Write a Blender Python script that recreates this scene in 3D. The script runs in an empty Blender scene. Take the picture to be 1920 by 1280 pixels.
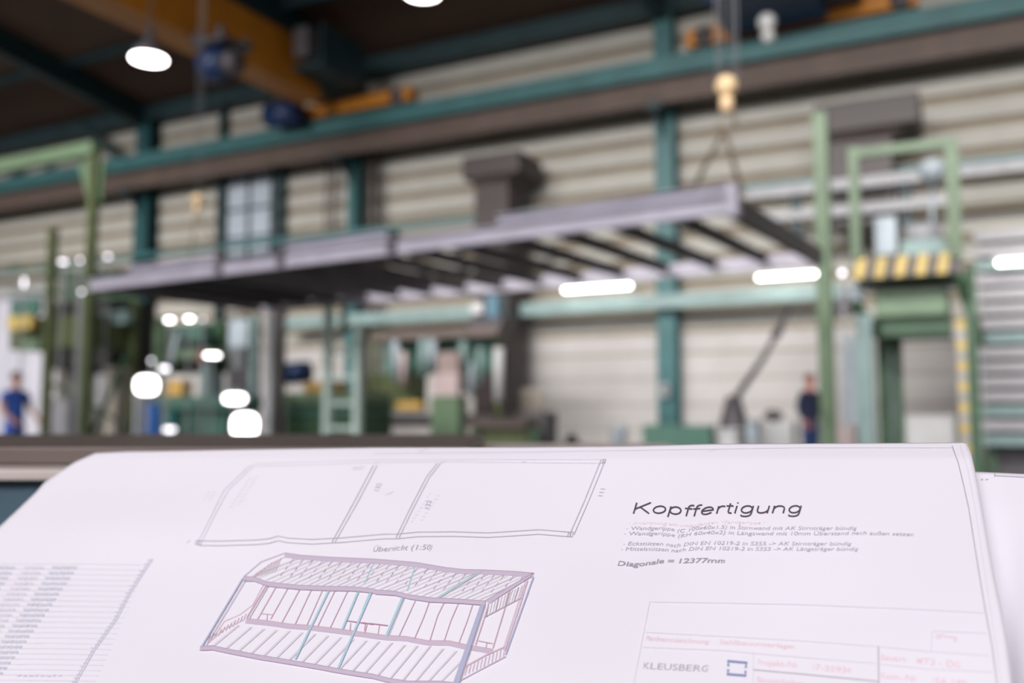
import bpy, bmesh, math, random
from mathutils import Vector, Matrix

random.seed(7)
scene = bpy.context.scene
COL = scene.collection

# ------------------------------------------------------------------ camera
FPX = 1707.0                      # focal length in pixels of a 1920 px wide frame
YAW, PITCH, CAMH = math.radians(27.3), math.radians(4.52), 1.05
cam_data = bpy.data.cameras.new('camera')
cam = bpy.data.objects.new('camera', cam_data)
COL.objects.link(cam)
cam.location = (0, 0, CAMH)
cam.rotation_euler = (math.pi / 2 + PITCH, 0, YAW)
cam_data.sensor_width = 36.0
cam_data.lens = 36.0 * FPX / 1920.0
cam_data.clip_start = 0.02
cam_data.clip_end = 300
cam_data.dof.use_dof = True
cam_data.dof.focus_distance = 0.545
cam_data.dof.aperture_fstop = 3.95
scene.camera = cam

# ------------------------------------------------------------------ world, light, exposure
world = bpy.data.worlds.new('world')
scene.world = world
world.use_nodes = True
wbg = world.node_tree.nodes['Background']
wbg.inputs['Color'].default_value = (0.93, 0.93, 1.0, 1)
wbg.inputs['Strength'].default_value = 0.30

def area(name, loc, target, sx, sy, power, color=(1, 1, 1), spread=180):
    d = bpy.data.lights.new(name, 'AREA')
    d.shape = 'RECTANGLE'
    d.size, d.size_y = sx, sy
    d.energy = power
    d.color = color
    d.spread = math.radians(spread)
    o = bpy.data.objects.new(name, d)
    o.location = loc
    o.rotation_euler = (Vector(target) - Vector(loc)).to_track_quat('-Z', 'Y').to_euler()
    COL.objects.link(o)
    return o

# daylight through the window band of the hall front behind the camera
area('window_light', (-9, -12, 8.5), (-11, 21, -5.5), 44, 3.0, 1330, (1.0, 0.965, 0.995), 70)
# added area light under the roof, aimed to brighten the long wall
area('wall_fill_light', (-12, 1.0, 11.0), (-12, 21, 3.0), 50, 1.2, 1900, (1.0, 0.97, 0.94), 58)

scene.view_settings.view_transform = 'Standard'
scene.view_settings.look = 'None'
scene.view_settings.exposure = 0.0
scene.view_settings.gamma = 1.0
scene.view_settings.use_curve_mapping = False

# ------------------------------------------------------------------ geometry of the view
C0 = Vector((0, 0, CAMH))
FWD = Vector((-math.sin(YAW) * math.cos(PITCH), math.cos(YAW) * math.cos(PITCH), math.sin(PITCH)))
RGT = Vector((math.cos(YAW), math.sin(YAW), 0))
UPV = RGT.cross(FWD)

def ray(px, py):
    return FWD + RGT * ((px - 960) / FPX) + UPV * ((640 - py) / FPX)

def at(px, py, depth):            # a point at a distance along the view axis
    return C0 + ray(px, py) * depth

def onY(px, py, y):               # a point on a plane parallel to the long wall
    r = ray(px, py)
    return C0 + r * (y / r.y)

def onZ(px, py, z):               # a point on a level plane
    r = ray(px, py)
    return C0 + r * ((z - CAMH) / r.z)

WALL_Y = 21.0

# ------------------------------------------------------------------ materials
def lin(c):
    c = c / 255.0
    return c / 12.92 if c <= 0.04045 else ((c + 0.055) / 1.055) ** 2.4

MATS = {}
def mat(name, rgb, rough=0.6, metal=0.0, var=0.12, scale=3.0, emit=None):
    if name in MATS:
        return MATS[name]
    m = bpy.data.materials.new(name)
    m.use_nodes = True
    nt = m.node_tree
    b = nt.nodes['Principled BSDF']
    col = tuple(lin(v) for v in rgb)
    b.inputs['Roughness'].default_value = rough
    b.inputs['Metallic'].default_value = metal
    if emit:
        b.inputs['Base Color'].default_value = col + (1,)
        b.inputs['Emission Color'].default_value = col + (1,)
        b.inputs['Emission Strength'].default_value = emit
    elif var > 0:
        tc = nt.nodes.new('ShaderNodeTexCoord')
        no = nt.nodes.new('ShaderNodeTexNoise')
        no.inputs['Scale'].default_value = scale
        no.inputs['Detail'].default_value = 5
        cr = nt.nodes.new('ShaderNodeValToRGB')
        cr.color_ramp.elements[0].position = 0.3
        cr.color_ramp.elements[1].position = 0.7
        cr.color_ramp.elements[0].color = tuple(v * (1 - var) for v in col) + (1,)
        cr.color_ramp.elements[1].color = tuple(min(1, v * (1 + var)) for v in col) + (1,)
        nt.links.new(tc.outputs['Object'], no.inputs['Vector'])
        nt.links.new(no.outputs['Fac'], cr.inputs['Fac'])
        nt.links.new(cr.outputs['Color'], b.inputs['Base Color'])
    else:
        b.inputs['Base Color'].default_value = col + (1,)
    MATS[name] = m
    return m

M = dict(
    wall_panel=mat('wall_panel', (176, 173, 165), 0.65, 0, 0.06, 1.5),
    wall_groove=mat('wall_groove', (142, 131, 113), 0.75, 0, 0.1, 2),  # brownish groove tone, with the rib shadow put into it
    plinth=mat('plinth', (190, 186, 184), 0.8, 0, 0.1, 0.8),
    concrete=mat('concrete_floor', (132, 128, 122), 0.7, 0, 0.2, 0.7),
    roof=mat('roof_sheet', (84, 64, 52), 0.8, 0, 0.15, 0.6),
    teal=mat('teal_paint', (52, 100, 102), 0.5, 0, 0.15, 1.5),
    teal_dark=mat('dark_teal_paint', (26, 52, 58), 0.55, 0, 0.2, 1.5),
    teal_pale=mat('pale_teal_paint', (134, 158, 156), 0.5, 0, 0.12, 2),
    brown=mat('brown_steel', (88, 72, 64), 0.6, 0, 0.15, 2),
    duct=mat('dark_brown_sheet', (60, 50, 49), 0.5, 0, 0.12, 2),
    orange=mat('crane_orange', (190, 120, 30), 0.5, 0, 0.15, 1.2),
    hook=mat('hook_yellow', (250, 214, 168), 0.4, 0, 0.12, 6),
    blue=mat('motor_blue', (24, 48, 92), 0.45, 0, 0.15, 4),
    blue_bright=mat('bright_blue', (30, 110, 200), 0.45, 0, 0.1, 4),
    galv=mat('galvanised_steel', (198, 194, 207), 0.5, 0.15, 0.1, 4),
    galv_dark=mat('dark_steel', (84, 80, 84), 0.55, 0.2, 0.15, 4),
    green=mat('machine_green', (108, 132, 104), 0.5, 0, 0.14, 3),
    mast=mat('mast_green', (92, 114, 86), 0.5, 0, 0.14, 3),
    ladder=mat('ladder_green', (186, 206, 196), 0.5, 0, 0.1, 3),
    post_grey=mat('post_grey', (186, 186, 188), 0.5, 0, 0.1, 3),
    green_deep=mat('deep_green', (62, 92, 66), 0.55, 0, 0.18, 3),
    green_teal=mat('bed_green', (78, 118, 104), 0.5, 0, 0.14, 3),
    olive=mat('olive_green', (86, 96, 60), 0.55, 0, 0.2, 3),
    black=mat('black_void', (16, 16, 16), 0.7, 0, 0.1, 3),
    yellow=mat('hazard_yellow', (208, 182, 104), 0.5, 0, 0.12, 3),
    ochre=mat('ochre', (214, 172, 92), 0.55, 0, 0.15, 3),
    white=mat('white_paint', (206, 206, 206), 0.5, 0, 0.08, 3),
    profile=mat('pale_profile', (168, 166, 170), 0.5, 0, 0.08, 3),
    grey=mat('grey_paint', (160, 160, 164), 0.5, 0, 0.12, 3),
    grey_blue=mat('blue_grey_sheet', (176, 188, 196), 0.5, 0, 0.1, 3),
    pink=mat('pale_pink_card', (206, 186, 186), 0.7, 0, 0.1, 3),
    glass_light=mat('wired_glass', (178, 188, 198), 0.25, 0, 0.06, 2),
    rust=mat('rusty_plate', (106, 94, 88), 0.55, 0.1, 0.14, 6),
    worn=mat('worn_edge', (206, 194, 188), 0.6, 0, 0.1, 8),
    bench=mat('bench_blue_grey', (72, 96, 110), 0.55, 0.1, 0.35, 9),
    rope=mat('wire_rope', (92, 92, 96), 0.5, 0.3, 0.1, 8),
    chain=mat('sling_chain', (126, 112, 96), 0.55, 0.2, 0.12, 8),
    skin=mat('skin', (214, 160, 138), 0.6, 0, 0.06, 8),
    skin_red=mat('ruddy_skin', (196, 122, 104), 0.6, 0, 0.06, 8),
    hair_brown=mat('brown_hair', (96, 70, 50), 0.8, 0, 0.2, 30),
    hair_grey=mat('greying_hair', (120, 84, 76), 0.8, 0, 0.2, 30),
    cloth_blue=mat('royal_blue_cloth', (60, 104, 196), 0.85, 0, 0.12, 10),
    cloth_navy=mat('navy_cloth', (34, 40, 66), 0.9, 0, 0.12, 10),
    cloth_denim=mat('denim_cloth', (44, 66, 112), 0.9, 0, 0.12, 10),
    shoe=mat('black_shoe', (26, 24, 24), 0.6, 0, 0.1, 10),
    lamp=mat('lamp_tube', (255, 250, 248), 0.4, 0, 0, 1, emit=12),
    glow_soft=mat('soft_glow', (255, 250, 250), 0.4, 0, 0, 1, emit=9),
    glow_dim=mat('glow_dim', (236, 232, 240), 0.4, 0, 0, 1, emit=4),
    lamp_high=mat('high_bay_lens', (255, 246, 246), 0.4, 0, 0, 1, emit=14),
    paper=mat('plan_paper', (243, 239, 246), 0.75, 0, 0.012, 4),
    ink=mat('ink_black', (88, 76, 86), 0.8, 0, 0),
    ink_grey=mat('ink_grey', (187, 180, 189), 0.8, 0, 0),
    ink_mid=mat('ink_mid', (169, 158, 171), 0.8, 0, 0),
    ink_faint=mat('ink_faint', (227, 222, 230), 0.8, 0, 0),
    ink_note=mat('ink_note', (188, 181, 192), 0.8, 0, 0),
    ink_lilac=mat('ink_lilac', (206, 191, 209), 0.8, 0, 0),
    ink_lilac_dark=mat('ink_lilac_dark', (184, 162, 184), 0.8, 0, 0),
    ink_pink=mat('ink_pink', (224, 194, 206), 0.8, 0, 0),
    ink_rose=mat('ink_rose', (206, 170, 188), 0.8, 0, 0),
    ink_red=mat('ink_red', (241, 214, 221), 0.8, 0, 0),
    ink_redfaint=mat('ink_red_faint', (243, 226, 233), 0.8, 0, 0),
    ink_magenta=mat('ink_magenta', (188, 138, 164), 0.8, 0, 0),
    ink_cyan=mat('ink_cyan', (179, 213, 224), 0.8, 0, 0),
    ink_teal=mat('ink_teal', (176, 206, 209), 0.8, 0, 0),
    ink_bluegrey=mat('ink_blue_grey', (184, 186, 212), 0.8, 0, 0),
    ink_brown=mat('ink_brown', (188, 168, 176), 0.8, 0, 0),
    ink_table=mat('ink_table', (213, 212, 225), 0.8, 0, 0),
    ink_logo=mat('ink_logo', (140, 150, 191), 0.8, 0, 0),
)

# ------------------------------------------------------------------ mesh builder
class MB:
    def __init__(s):
        s.v, s.f, s.mi = [], [], []
    def add(s, vs, fs, mi=0):
        o = len(s.v)
        s.v += [Vector(p) for p in vs]
        s.f += [[i + o for i in f] for f in fs]
        s.mi += [mi] * len(fs)
        return s
    def hexa(s, p, mi=0):         # 4 bottom + 4 top corners
        return s.add(p, [(3, 2, 1, 0), (4, 5, 6, 7), (0, 1, 5, 4), (1, 2, 6, 5), (2, 3, 7, 6), (3, 0, 4, 7)], mi)
    def box(s, x0, x1, y0, y1, z0, z1, mi=0):
        x0, x1 = min(x0, x1), max(x0, x1); y0, y1 = min(y0, y1), max(y0, y1); z0, z1 = min(z0, z1), max(z0, z1)
        return s.hexa([(x0, y0, z0), (x1, y0, z0), (x1, y1, z0), (x0, y1, z0), (x0, y0, z1), (x1, y0, z1), (x1, y1, z1), (x0, y1, z1)], mi)
    def bar(s, a, b, w, h, up=(0, 0, 1), mi=0):
        a, b = Vector(a), Vector(b)
        d = (b - a).normalized()
        up = Vector(up)
        if abs(d.dot(up)) > 0.98:
            up = Vector((0, 1, 0))
        sd = d.cross(up).normalized(); u = sd.cross(d).normalized()
        q = []
        for e in (a, b):
            q += [e - sd * w / 2 - u * h / 2, e + sd * w / 2 - u * h / 2, e + sd * w / 2 + u * h / 2, e - sd * w / 2 + u * h / 2]
        return s.add(q, [(0, 1, 2, 3), (7, 6, 5, 4), (0, 4, 5, 1), (1, 5, 6, 2), (2, 6, 7, 3), (3, 7, 4, 0)], mi)
    def prof(s, a, b, pts, up=(0, 0, 1), mi=0):   # extrude a closed section (side, up) from a to b
        a, b = Vector(a), Vector(b)
        d = (b - a).normalized()
        up = Vector(up)
        if abs(d.dot(up)) > 0.98:
            up = Vector((0, 1, 0))
        sd = d.cross(up).normalized(); u = sd.cross(d).normalized()
        n = len(pts)
        q = [a + sd * x + u * y for x, y in pts] + [b + sd * x + u * y for x, y in pts]
        fs = [tuple(range(n)), tuple(range(2 * n - 1, n - 1, -1))] + [(i, i + n, (i + 1) % n + n, (i + 1) % n) for i in range(n)]
        return s.add(q, fs, mi)
    def ibeam(s, a, b, w, h, tw=0.03, tf=0.04, up=(0, 0, 1), mi=0):
        W, H = w / 2, h / 2
        return s.prof(a, b, [(-W, -H), (W, -H), (W, -H + tf), (tw / 2, -H + tf), (tw / 2, H - tf), (W, H - tf), (W, H), (-W, H),
                             (-W, H - tf), (-tw / 2, H - tf), (-tw / 2, -H + tf), (-W, -H + tf)], up, mi)
    def channel(s, a, b, w, h, t=0.012, flip=1, up=(0, 0, 1), mi=0):
        f = flip
        return s.prof(a, b, [(0, -h / 2), (f * w, -h / 2), (f * w, -h / 2 + t), (f * t, -h / 2 + t), (f * t, h / 2 - t), (f * w, h / 2 - t), (f * w, h / 2), (0, h / 2)], up, mi)
    def tube(s, pts, r, n=10, mi=0):
        pts = [Vector(p) for p in pts]
        rs = r if isinstance(r, (list, tuple)) else [r] * len(pts)
        q, fs = [], []
        for i, p in enumerate(pts):
            d = (pts[min(i + 1, len(pts) - 1)] - pts[max(i - 1, 0)])
            d = d.normalized() if d.length > 1e-9 else Vector((0, 0, 1))
            up = Vector((0, 0, 1)) if abs(d.z) < 0.95 else Vector((0, 1, 0))
            a = d.cross(up).normalized(); b = a.cross(d).normalized()
            q += [p + (a * math.cos(2 * math.pi * k / n) + b * math.sin(2 * math.pi * k / n)) * rs[i] for k in range(n)]
        for i in range(len(pts) - 1):
            for k in range(n):
                fs.append((i * n + k, i * n + (k + 1) % n, (i + 1) * n + (k + 1) % n, (i + 1) * n + k))
        fs.append(tuple(range(n - 1, -1, -1)))
        fs.append(tuple((len(pts) - 1) * n + k for k in range(n)))
        return s.add(q, fs, mi)
    def lathe(s, c, prof, n=24, mi=0):            # (radius, height) about a vertical axis
        c = Vector(c)
        return s.tube([c + Vector((0, 0, h)) for r, h in prof], [max(r, 1e-4) for r, h in prof], n, mi)
    def ball(s, c, r, sx=1, sy=1, sz=1, n=16, mi=0):
        c = Vector(c); q, fs = [], []
        for i in range(n + 1):
            t = math.pi * i / n
            for k in range(n):
                p = 2 * math.pi * k / n
                q.append(c + Vector((r * sx * math.sin(t) * math.cos(p), r * sy * math.sin(t) * math.sin(p), r * sz * math.cos(t))))
        for i in range(n):
            for k in range(n):
                fs.append((i * n + k, (i + 1) * n + k, (i + 1) * n + (k + 1) % n, i * n + (k + 1) % n))
        return s.add(q, fs, mi)

ORG = {}
def finish(name, me, mats, parent, loc):
    for m in (mats if isinstance(mats, (list, tuple)) else [mats]):
        me.materials.append(m)
    o = bpy.data.objects.new(name, me)
    COL.objects.link(o)
    if parent is not None:
        o.parent = parent
        ORG[o.name] = ORG[parent.name]
    else:
        o.location = loc
        ORG[o.name] = Vector(loc)
    return o

def build(name, mb, mats, parent=None, loc=None, bevel=0.0, smooth=False):
    if parent is not None:
        org = ORG[parent.name]
    elif loc is not None:
        org = Vector(loc)
    else:
        lo = Vector([min(p[i] for p in mb.v) for i in range(3)]); hi = Vector([max(p[i] for p in mb.v) for i in range(3)])
        org = Vector(((lo.x + hi.x) / 2, (lo.y + hi.y) / 2, lo.z))
    me = bpy.data.meshes.new(name)
    me.from_pydata([tuple(p - org) for p in mb.v], [], mb.f)
    me.polygons.foreach_set('material_index', mb.mi)
    bm = bmesh.new(); bm.from_mesh(me)
    bmesh.ops.recalc_face_normals(bm, faces=bm.faces)
    bm.to_mesh(me); bm.free()
    if smooth:
        me.polygons.foreach_set('use_smooth', [True] * len(me.polygons))
    o = finish(name, me, mats, parent, org)
    if bevel:
        b = o.modifiers.new('bevel', 'BEVEL'); b.width = bevel; b.segments = 2; b.limit_method = 'ANGLE'
    return o

def tag(o, label=None, cat=None, group=None, kind=None):
    if label: o['label'] = label
    if cat: o['category'] = cat
    if group: o['group'] = group
    if kind: o['kind'] = kind
    return o

def thing(name, loc, label, cat, group=None):
    o = bpy.data.objects.new(name, None)
    o.empty_display_size = 0.1
    COL.objects.link(o)
    o.location = loc
    ORG[o.name] = Vector(loc)
    return tag(o, label, cat, group)

def struct(name, mb, mats, **k):
    return tag(build(name, mb, mats, **k), kind='structure')

def pxbox(mb, x0, y0, x1, y1, y, d, mi=0):
    """a box whose silhouette in the photo runs x0..x1, y0..y1, with its front at distance y and depth d"""
    ground = y1 >= 900
    ym = (y0 + min(y1, 830)) / 2
    X0, X1 = onY(x0, ym, y).x, onY(x1, ym, y + d).x
    if X1 - X0 < 0.02:
        X1 = onY(x1, ym, y).x; X1 = max(X1, X0 + 0.02)
    xm = (x0 + x1) / 2
    return mb.box(X0, X1, y, y + d, 0.0 if ground else max(0.0, onY(xm, y1, y).z), onY(xm, y0, y).z, mi)

def pxpost(mb, px, w, y0, y1, y, mi=0):
    """an upright square post centred on px, w pixels wide"""
    a, b = onY(px, y0, y), onY(px, y1, y)
    wid = onY(px + w / 2, y1, y).x - onY(px - w / 2, y1, y).x
    az = math.atan2(abs(a.x), y)
    wid = wid / (1 + math.tan(az))
    x = onY(px, (y0 + min(y1, 830)) / 2, y).x
    return mb.box(x - wid / 2, x + wid / 2, y - wid / 2, y + wid / 2, 0.0 if y1 >= 870 else max(0, b.z), a.z, mi)

# ================================================================== THE SETTING
mb = MB(); mb.box(-70, 30, -12, 26, -0.2, 0)
struct('floor', mb, M['concrete'], loc=(0, 0, 0))

# the long wall: ribbed sheet cassettes above a smooth plinth
mb = MB()
XL, XR = -70.0, 24.0
PL = 3.0
mb.box(XL, XR, WALL_Y + 0.03, WALL_Y + 0.3, 0, PL, 2)
for za, zb in ((0, .62), (.66, 1.24), (1.28, 1.86), (1.90, 2.44), (2.5, PL)):
    mb.hexa([(XL, WALL_Y, za), (XR, WALL_Y, za), (XR, WALL_Y + .04, za), (XL, WALL_Y + .04, za), (XL, WALL_Y, zb), (XR, WALL_Y, zb), (XR, WALL_Y + .04, zb + .02), (XL, WALL_Y + .04, zb + .02)], 1)
z = PL; pitch = 0.60
while z < 11.2:
    fl, sl = 0.40, 0.05
    y0, y1 = WALL_Y, WALL_Y + 0.09
    ring = [(y0, z), (y0, z + fl), (y1, z + fl + sl), (y1, z + pitch - sl), (y0, z + pitch)]
    for k in range(4):
        (ya, za), (yb, zb) = ring[k], ring[k + 1]
        mb.add([(XL, ya, za), (XR, ya, za), (XR, yb, zb), (XL, yb, zb)], [(0, 1, 2, 3)], 0 if k == 0 else 2)
    z += pitch
mb.box(XL, XR, WALL_Y + 0.1, WALL_Y + 0.3, PL, z, 2)
struct('wall_back', mb, [M['wall_panel'], M['plinth'], M['wall_groove']], loc=(-10, WALL_Y, 0))

# seams of the plinth panels
mb = MB()
zt = onY(1120, 640, WALL_Y).z
mb.box(XL, XR, WALL_Y - 0.03, WALL_Y + 0.01, PL - 0.05, PL + 0.05)
struct('trim_1', mb, M['wall_groove'])
# the roof rises from the eaves to a ridge
EAVE, SLOPE = 11.15, 0.134
mb = MB()
def roofz(y): return EAVE + (WALL_Y - y) * SLOPE
mb.hexa([(XL, -8, roofz(-8)), (XR, -8, roofz(-8)), (XR, 21.3, roofz(21.3)), (XL, 21.3, roofz(21.3)),
         (XL, -8, roofz(-8) + .2), (XR, -8, roofz(-8) + .2), (XR, 21.3, roofz(21.3) + .2), (XL, 21.3, roofz(21.3) + .2)])
struct('ceiling', mb, M['roof'], loc=(-10, 10, EAVE))

# glazed strip between two posts
gx0, gx1 = onY(428, 380, WALL_Y).x, onY(514, 380, WALL_Y).x
gz0, gz1 = onY(470, 500, WALL_Y).z, onY(470, 285, WALL_Y).z
win = thing('window_1', (gx0 / 2 + gx1 / 2, WALL_Y, gz0), None, None); tag(win, kind='structure')
mb = MB(); mb.box(gx0, gx1, WALL_Y - 0.06, WALL_Y - 0.03, gz0, gz1)
build('window_pane', mb, M['glass_light'], win)
mb = MB()
for i in range(3):
    x = gx0 + (gx1 - gx0) * i / 2
    mb.box(x - 0.05, x + 0.05, WALL_Y - 0.12, WALL_Y - 0.02, gz0, gz1)
for i in range(5):
    zz = gz0 + (gz1 - gz0) * i / 4
    mb.box(gx0, gx1, WALL_Y - 0.115, WALL_Y - 0.02, zz - 0.04, zz + 0.04)
build('window_frame', mb, M['teal_dark'], win)

# pale sliding door at the far left
dx0, dx1 = onY(-60, 650, WALL_Y).x, onY(88, 650, WALL_Y).x
dz = onY(40, 560, WALL_Y).z
door = thing('door_1', ((dx0 + dx1) / 2, WALL_Y, 0), None, None); tag(door, kind='structure')
mb = MB()
n = 5
for i in range(n):
    a, b = dx0 + (dx1 - dx0) * i / n, dx0 + (dx1 - dx0) * (i + 1) / n
    mb.box(a + 0.02, b - 0.02, WALL_Y - 0.16, WALL_Y - 0.05, 0.02, dz)
build('door_leaf', mb, mat('pale_door', (206, 205, 216), 0.5, 0, 0.05, 1), door)
mb = MB(); mb.box(dx0 - .3, dx1 + .3, WALL_Y - 0.26, WALL_Y - 0.02, dz, dz + 0.35)
build('door_track', mb, M['grey'], door)

# ================================================================== STEEL OF THE HALL
COLX = [onY(1250, 500, 20.6).x, onY(662, 400, 20.6).x, onY(268, 400, 20.6).x]
RAILZ0 = onY(1240, 148, 19.9).z
RAILZ1 = onY(1240, 112, 19.9).z
collab = ['teal steel wall column standing between two bright tube lamps, right of the middle',
          'slim teal steel column beside the brown pipes, left of the brown air heater',
          'broad dark teal steel column at the far left under the roof beam',
          'teal steel wall column at the far right edge of the hall']
for i, x in enumerate(COLX):
    w = (0.46, 0.3, 0.62, 0.46)[i]
    t = thing('steel_column', (x, 20.7, 0), collab[i], 'column', 'steel columns along the long wall')
    mb = MB(); mb.ibeam((x, 20.7, 0.04), (x, 20.7, EAVE - 0.05), w, 0.42, 0.05, 0.05, up=(0, 1, 0))
    build('column_shaft', mb, M['teal'] if i != 2 else mat('deep_teal', (24, 74, 78), .5, 0, .15, 1.5), t)
    mb = MB(); mb.box(x - w * .7, x + w * .7, 20.4, 20.98, 0, 0.04)
    build('base_plate', mb, M['teal_dark'], t)
    mb = MB(); mb.box(x - w * .4, x + w * .4, 19.75, 20.5, RAILZ0 - 0.72, RAILZ0 - 0.55)
    mb.hexa([(x - .03, 20.0, RAILZ0 - .75), (x + .03, 20.0, RAILZ0 - .75), (x + .03, 20.5, RAILZ0 - 1.25), (x - .03, 20.5, RAILZ0 - 1.25),
             (x - .03, 20.0, RAILZ0 - .72), (x + .03, 20.0, RAILZ0 - .72), (x + .03, 20.5, RAILZ0 - .72), (x - .03, 20.5, RAILZ0 - .72)])
    build('rail_bracket', mb, M['teal_dark'], t)

# posts that frame the glazed strip
for px, lab in ((414, 'slim dark teal post on the left of the tall glazed strip'), (526, 'slim dark teal post on the right of the tall glazed strip')):
    x = onY(px, 380, 20.8).x
    mb = MB(); mb.box(x - 0.1, x + 0.1, 20.72, 20.98, 0, EAVE - 0.05)
    tag(build('window_post', mb, M['teal_dark']), lab, 'post', 'posts of the glazed strip')

# crane runway along the wall
t = thing('crane_runway', (-12, 19.9, RAILZ0 - .5), 'long teal crane runway girder with brown lower web running along the wall', 'runway beam')
mb = MB(); mb.box(-60, 20, 19.7, 20.2, RAILZ0, RAILZ1); build('girder', mb, M['teal'], t)
mb = MB(); mb.box(-60, 20, 19.95, 20.15, RAILZ0 - 0.55, RAILZ0); build('web_plate', mb, M['brown'], t)
mb = MB(); mb.box(-60, 20, 19.9, 20.0, RAILZ1, RAILZ1 + 0.08); build('rail', mb, M['galv_dark'], t)

# eave beam and rafters
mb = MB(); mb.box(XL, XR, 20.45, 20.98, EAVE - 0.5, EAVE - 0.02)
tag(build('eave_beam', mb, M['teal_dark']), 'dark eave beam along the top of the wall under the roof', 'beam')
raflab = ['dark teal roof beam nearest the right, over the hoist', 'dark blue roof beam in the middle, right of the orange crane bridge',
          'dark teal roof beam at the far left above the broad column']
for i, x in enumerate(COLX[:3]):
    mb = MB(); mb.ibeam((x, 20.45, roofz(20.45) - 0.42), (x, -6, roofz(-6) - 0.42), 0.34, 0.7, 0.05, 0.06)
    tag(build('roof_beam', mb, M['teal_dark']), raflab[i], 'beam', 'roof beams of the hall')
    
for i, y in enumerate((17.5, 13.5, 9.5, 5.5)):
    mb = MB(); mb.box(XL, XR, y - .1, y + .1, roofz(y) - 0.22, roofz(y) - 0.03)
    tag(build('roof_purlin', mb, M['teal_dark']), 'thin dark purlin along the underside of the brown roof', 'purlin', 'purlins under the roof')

# wind bracing at the far left
for a, b, lab in (((150, 235), (240, 312), 'dark teal diagonal brace running down to the broad column'),
                  ((10, 345), (85, 285), 'dark teal diagonal brace behind the green arm at far left')):
    mb = MB(); mb.bar(onY(a[0], a[1], 20.3), onY(b[0], b[1], 20.3), 0.14, 0.24)
    tag(build('wind_brace', mb, M['teal_dark']), lab, 'brace', 'wind braces')

# girts (long rails) along the wall
def girt(name, px, py0, py1, y, m, lab, x0=None, x1=None, dep=0.18):
    a, b = onY(px, py0, y), onY(px, py1, y)
    xa = -60 if x0 is None else x0
    xb = 20 if x1 is None else x1
    mb = MB(); mb.box(xa, xb, y, y + dep, b.z, a.z)
    return tag(build(name, mb, m), lab, 'wall rail', 'rails along the long wall')
girt('wall_rail', 1447, 340, 352, 20.1, M['teal'], 'dark teal rail along the wall just above the hanging frame')
girt('wall_rail', 1240, 552, 578, 20.1, M['teal_pale'], 'pale teal rail along the wall just below the tube lamps',
     onY(520, 600, 20.1).x, onY(1575, 560, 20.1).x)
t = thing('pipe_railing', (onY(1650, 350, 19.2).x, 19.3, onY(1650, 400, 19.2).z), 'pale pipe railing of two long rails along the wall behind the green platform', 'railing')
for px, ya, yb, x0, x1 in ((1660, 326, 346, onY(1400, 360, 19.2).x, 6), (1660, 377, 395, onY(1440, 400, 19.2).x, onY(1790, 380, 19.2).x)):
    mb = MB(); mb.box(x0, x1, 19.2, 19.34, onY(px, yb, 19.2).z, onY(px, ya, 19.2).z); build('rail', mb, M['grey'], t)
for px in (1493, 1700):
    x = onY(px, 400, 19.4).x
    zt_, zb_ = onY(px, 360 - (px - 1493) * .12, 19.4).z, onY(px, 455 - (px - 1493) * .12, 19.4).z
    mb = MB(); mb.box(x - .1, x + .1, 19.36, 19.5, zb_, zt_); build('stanchion', mb, M['teal_dark'], t)
    mb = MB(); mb.box(x - .06, x + .06, 19.5, 20.99, zb_, zb_ + .12); build('wall_arm', mb, M['teal_dark'], t)

# brown pipes beside the slim column
for px, lab in ((690, 'left brown riser pipe beside the slim teal column'), (706, 'right brown riser pipe beside the slim teal column')):
    a, b = onY(px, 232, 20.6), onY(px, 470, 20.6); b = Vector((b.x, b.y, 0))
    mb = MB(); mb.tube([a, b], 0.09)
    tag(build('riser_pipe', mb, M['duct'], smooth=True), lab, 'pipe', 'riser pipes')
for px, lab in ((612, 'left thin dark cable hanging down the wall right of glazed strip'), (628, 'right thin dark cable hanging down the wall right of glazed strip')):
    mb = MB(); mb.tube([onY(px, 275, 20.8), onY(px + 2, 330, 20.8), onY(px - 2, 400, 20.8), onY(px, 450, 20.8)], 0.035)
    tag(build('wall_cable', mb, M['duct']), lab, 'cable', 'wall cables')

# ================================================================== AIR HEATERS
def heater(px0, py_top, s, lab, low):
    y, d = 19.3, 1.3
    A = onY(px0, py_top + 30 * s, y)
    t = thing('air_heater', (A.x + 1.2, y + .6, 0), lab, 'air heater', 'dark brown air heaters on the wall')
    mb = MB()
    pxbox(mb, px0, py_top, px0 + 150 * s, py_top + 42 * s, y, d)
    build('outlet_hood', mb, M['duct'], t, bevel=0.03)
    mb = MB()
    x0, x1 = onY(px0 + 18 * s, py_top + 80, y).x, onY(px0 + 112 * s, py_top + 80, y + .9).x
    zt, zb = onY(px0 + 60 * s, py_top + 40 * s, y).z, low
    za = onY(px0 + 60 * s, py_top + 56 * s, y).z
    mb.hexa([(x0, y + .15, za), (x1, y + .15, za), (x1, y + 1.1, za), (x0, y + 1.1, za),
             (x0 - .22, y + .05, zt), (x1 + .25, y + .05, zt), (x1 + .25, y + 1.2, zt), (x0 - .22, y + 1.2, zt)])
    build('funnel', mb, M['duct'], t)
    mb = MB(); mb.box(x0, x1, y + .15, y + 1.1, zb, za)
    build('casing', mb, M['duct'], t, bevel=0.02)
    mb = MB()
    for k in range(5):
        zz = zb + .5 + k * .1
        mb.box(x0 + .1, x1 - .1, y + .11, y + .16, zz, zz + .05)
    build('intake_grille', mb, M['black'], t)
heater(866, 284, 1.0, 'left dark brown air heater with wide hood behind the hanging frame', 0.0)
heater(1526, 182, 1.36, 'right dark brown air heater with wide hood behind the green platform', onY(1600, 420, 19.3).z)

# ================================================================== CRANES
HX = onY(520, 200, 19.9).x
t = thing('bridge_crane', (HX, 10, RAILZ1), 'orange overhead bridge crane with box girder at top left', 'bridge crane')
gz0 = onY(565, 190, 19.3).z
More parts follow.
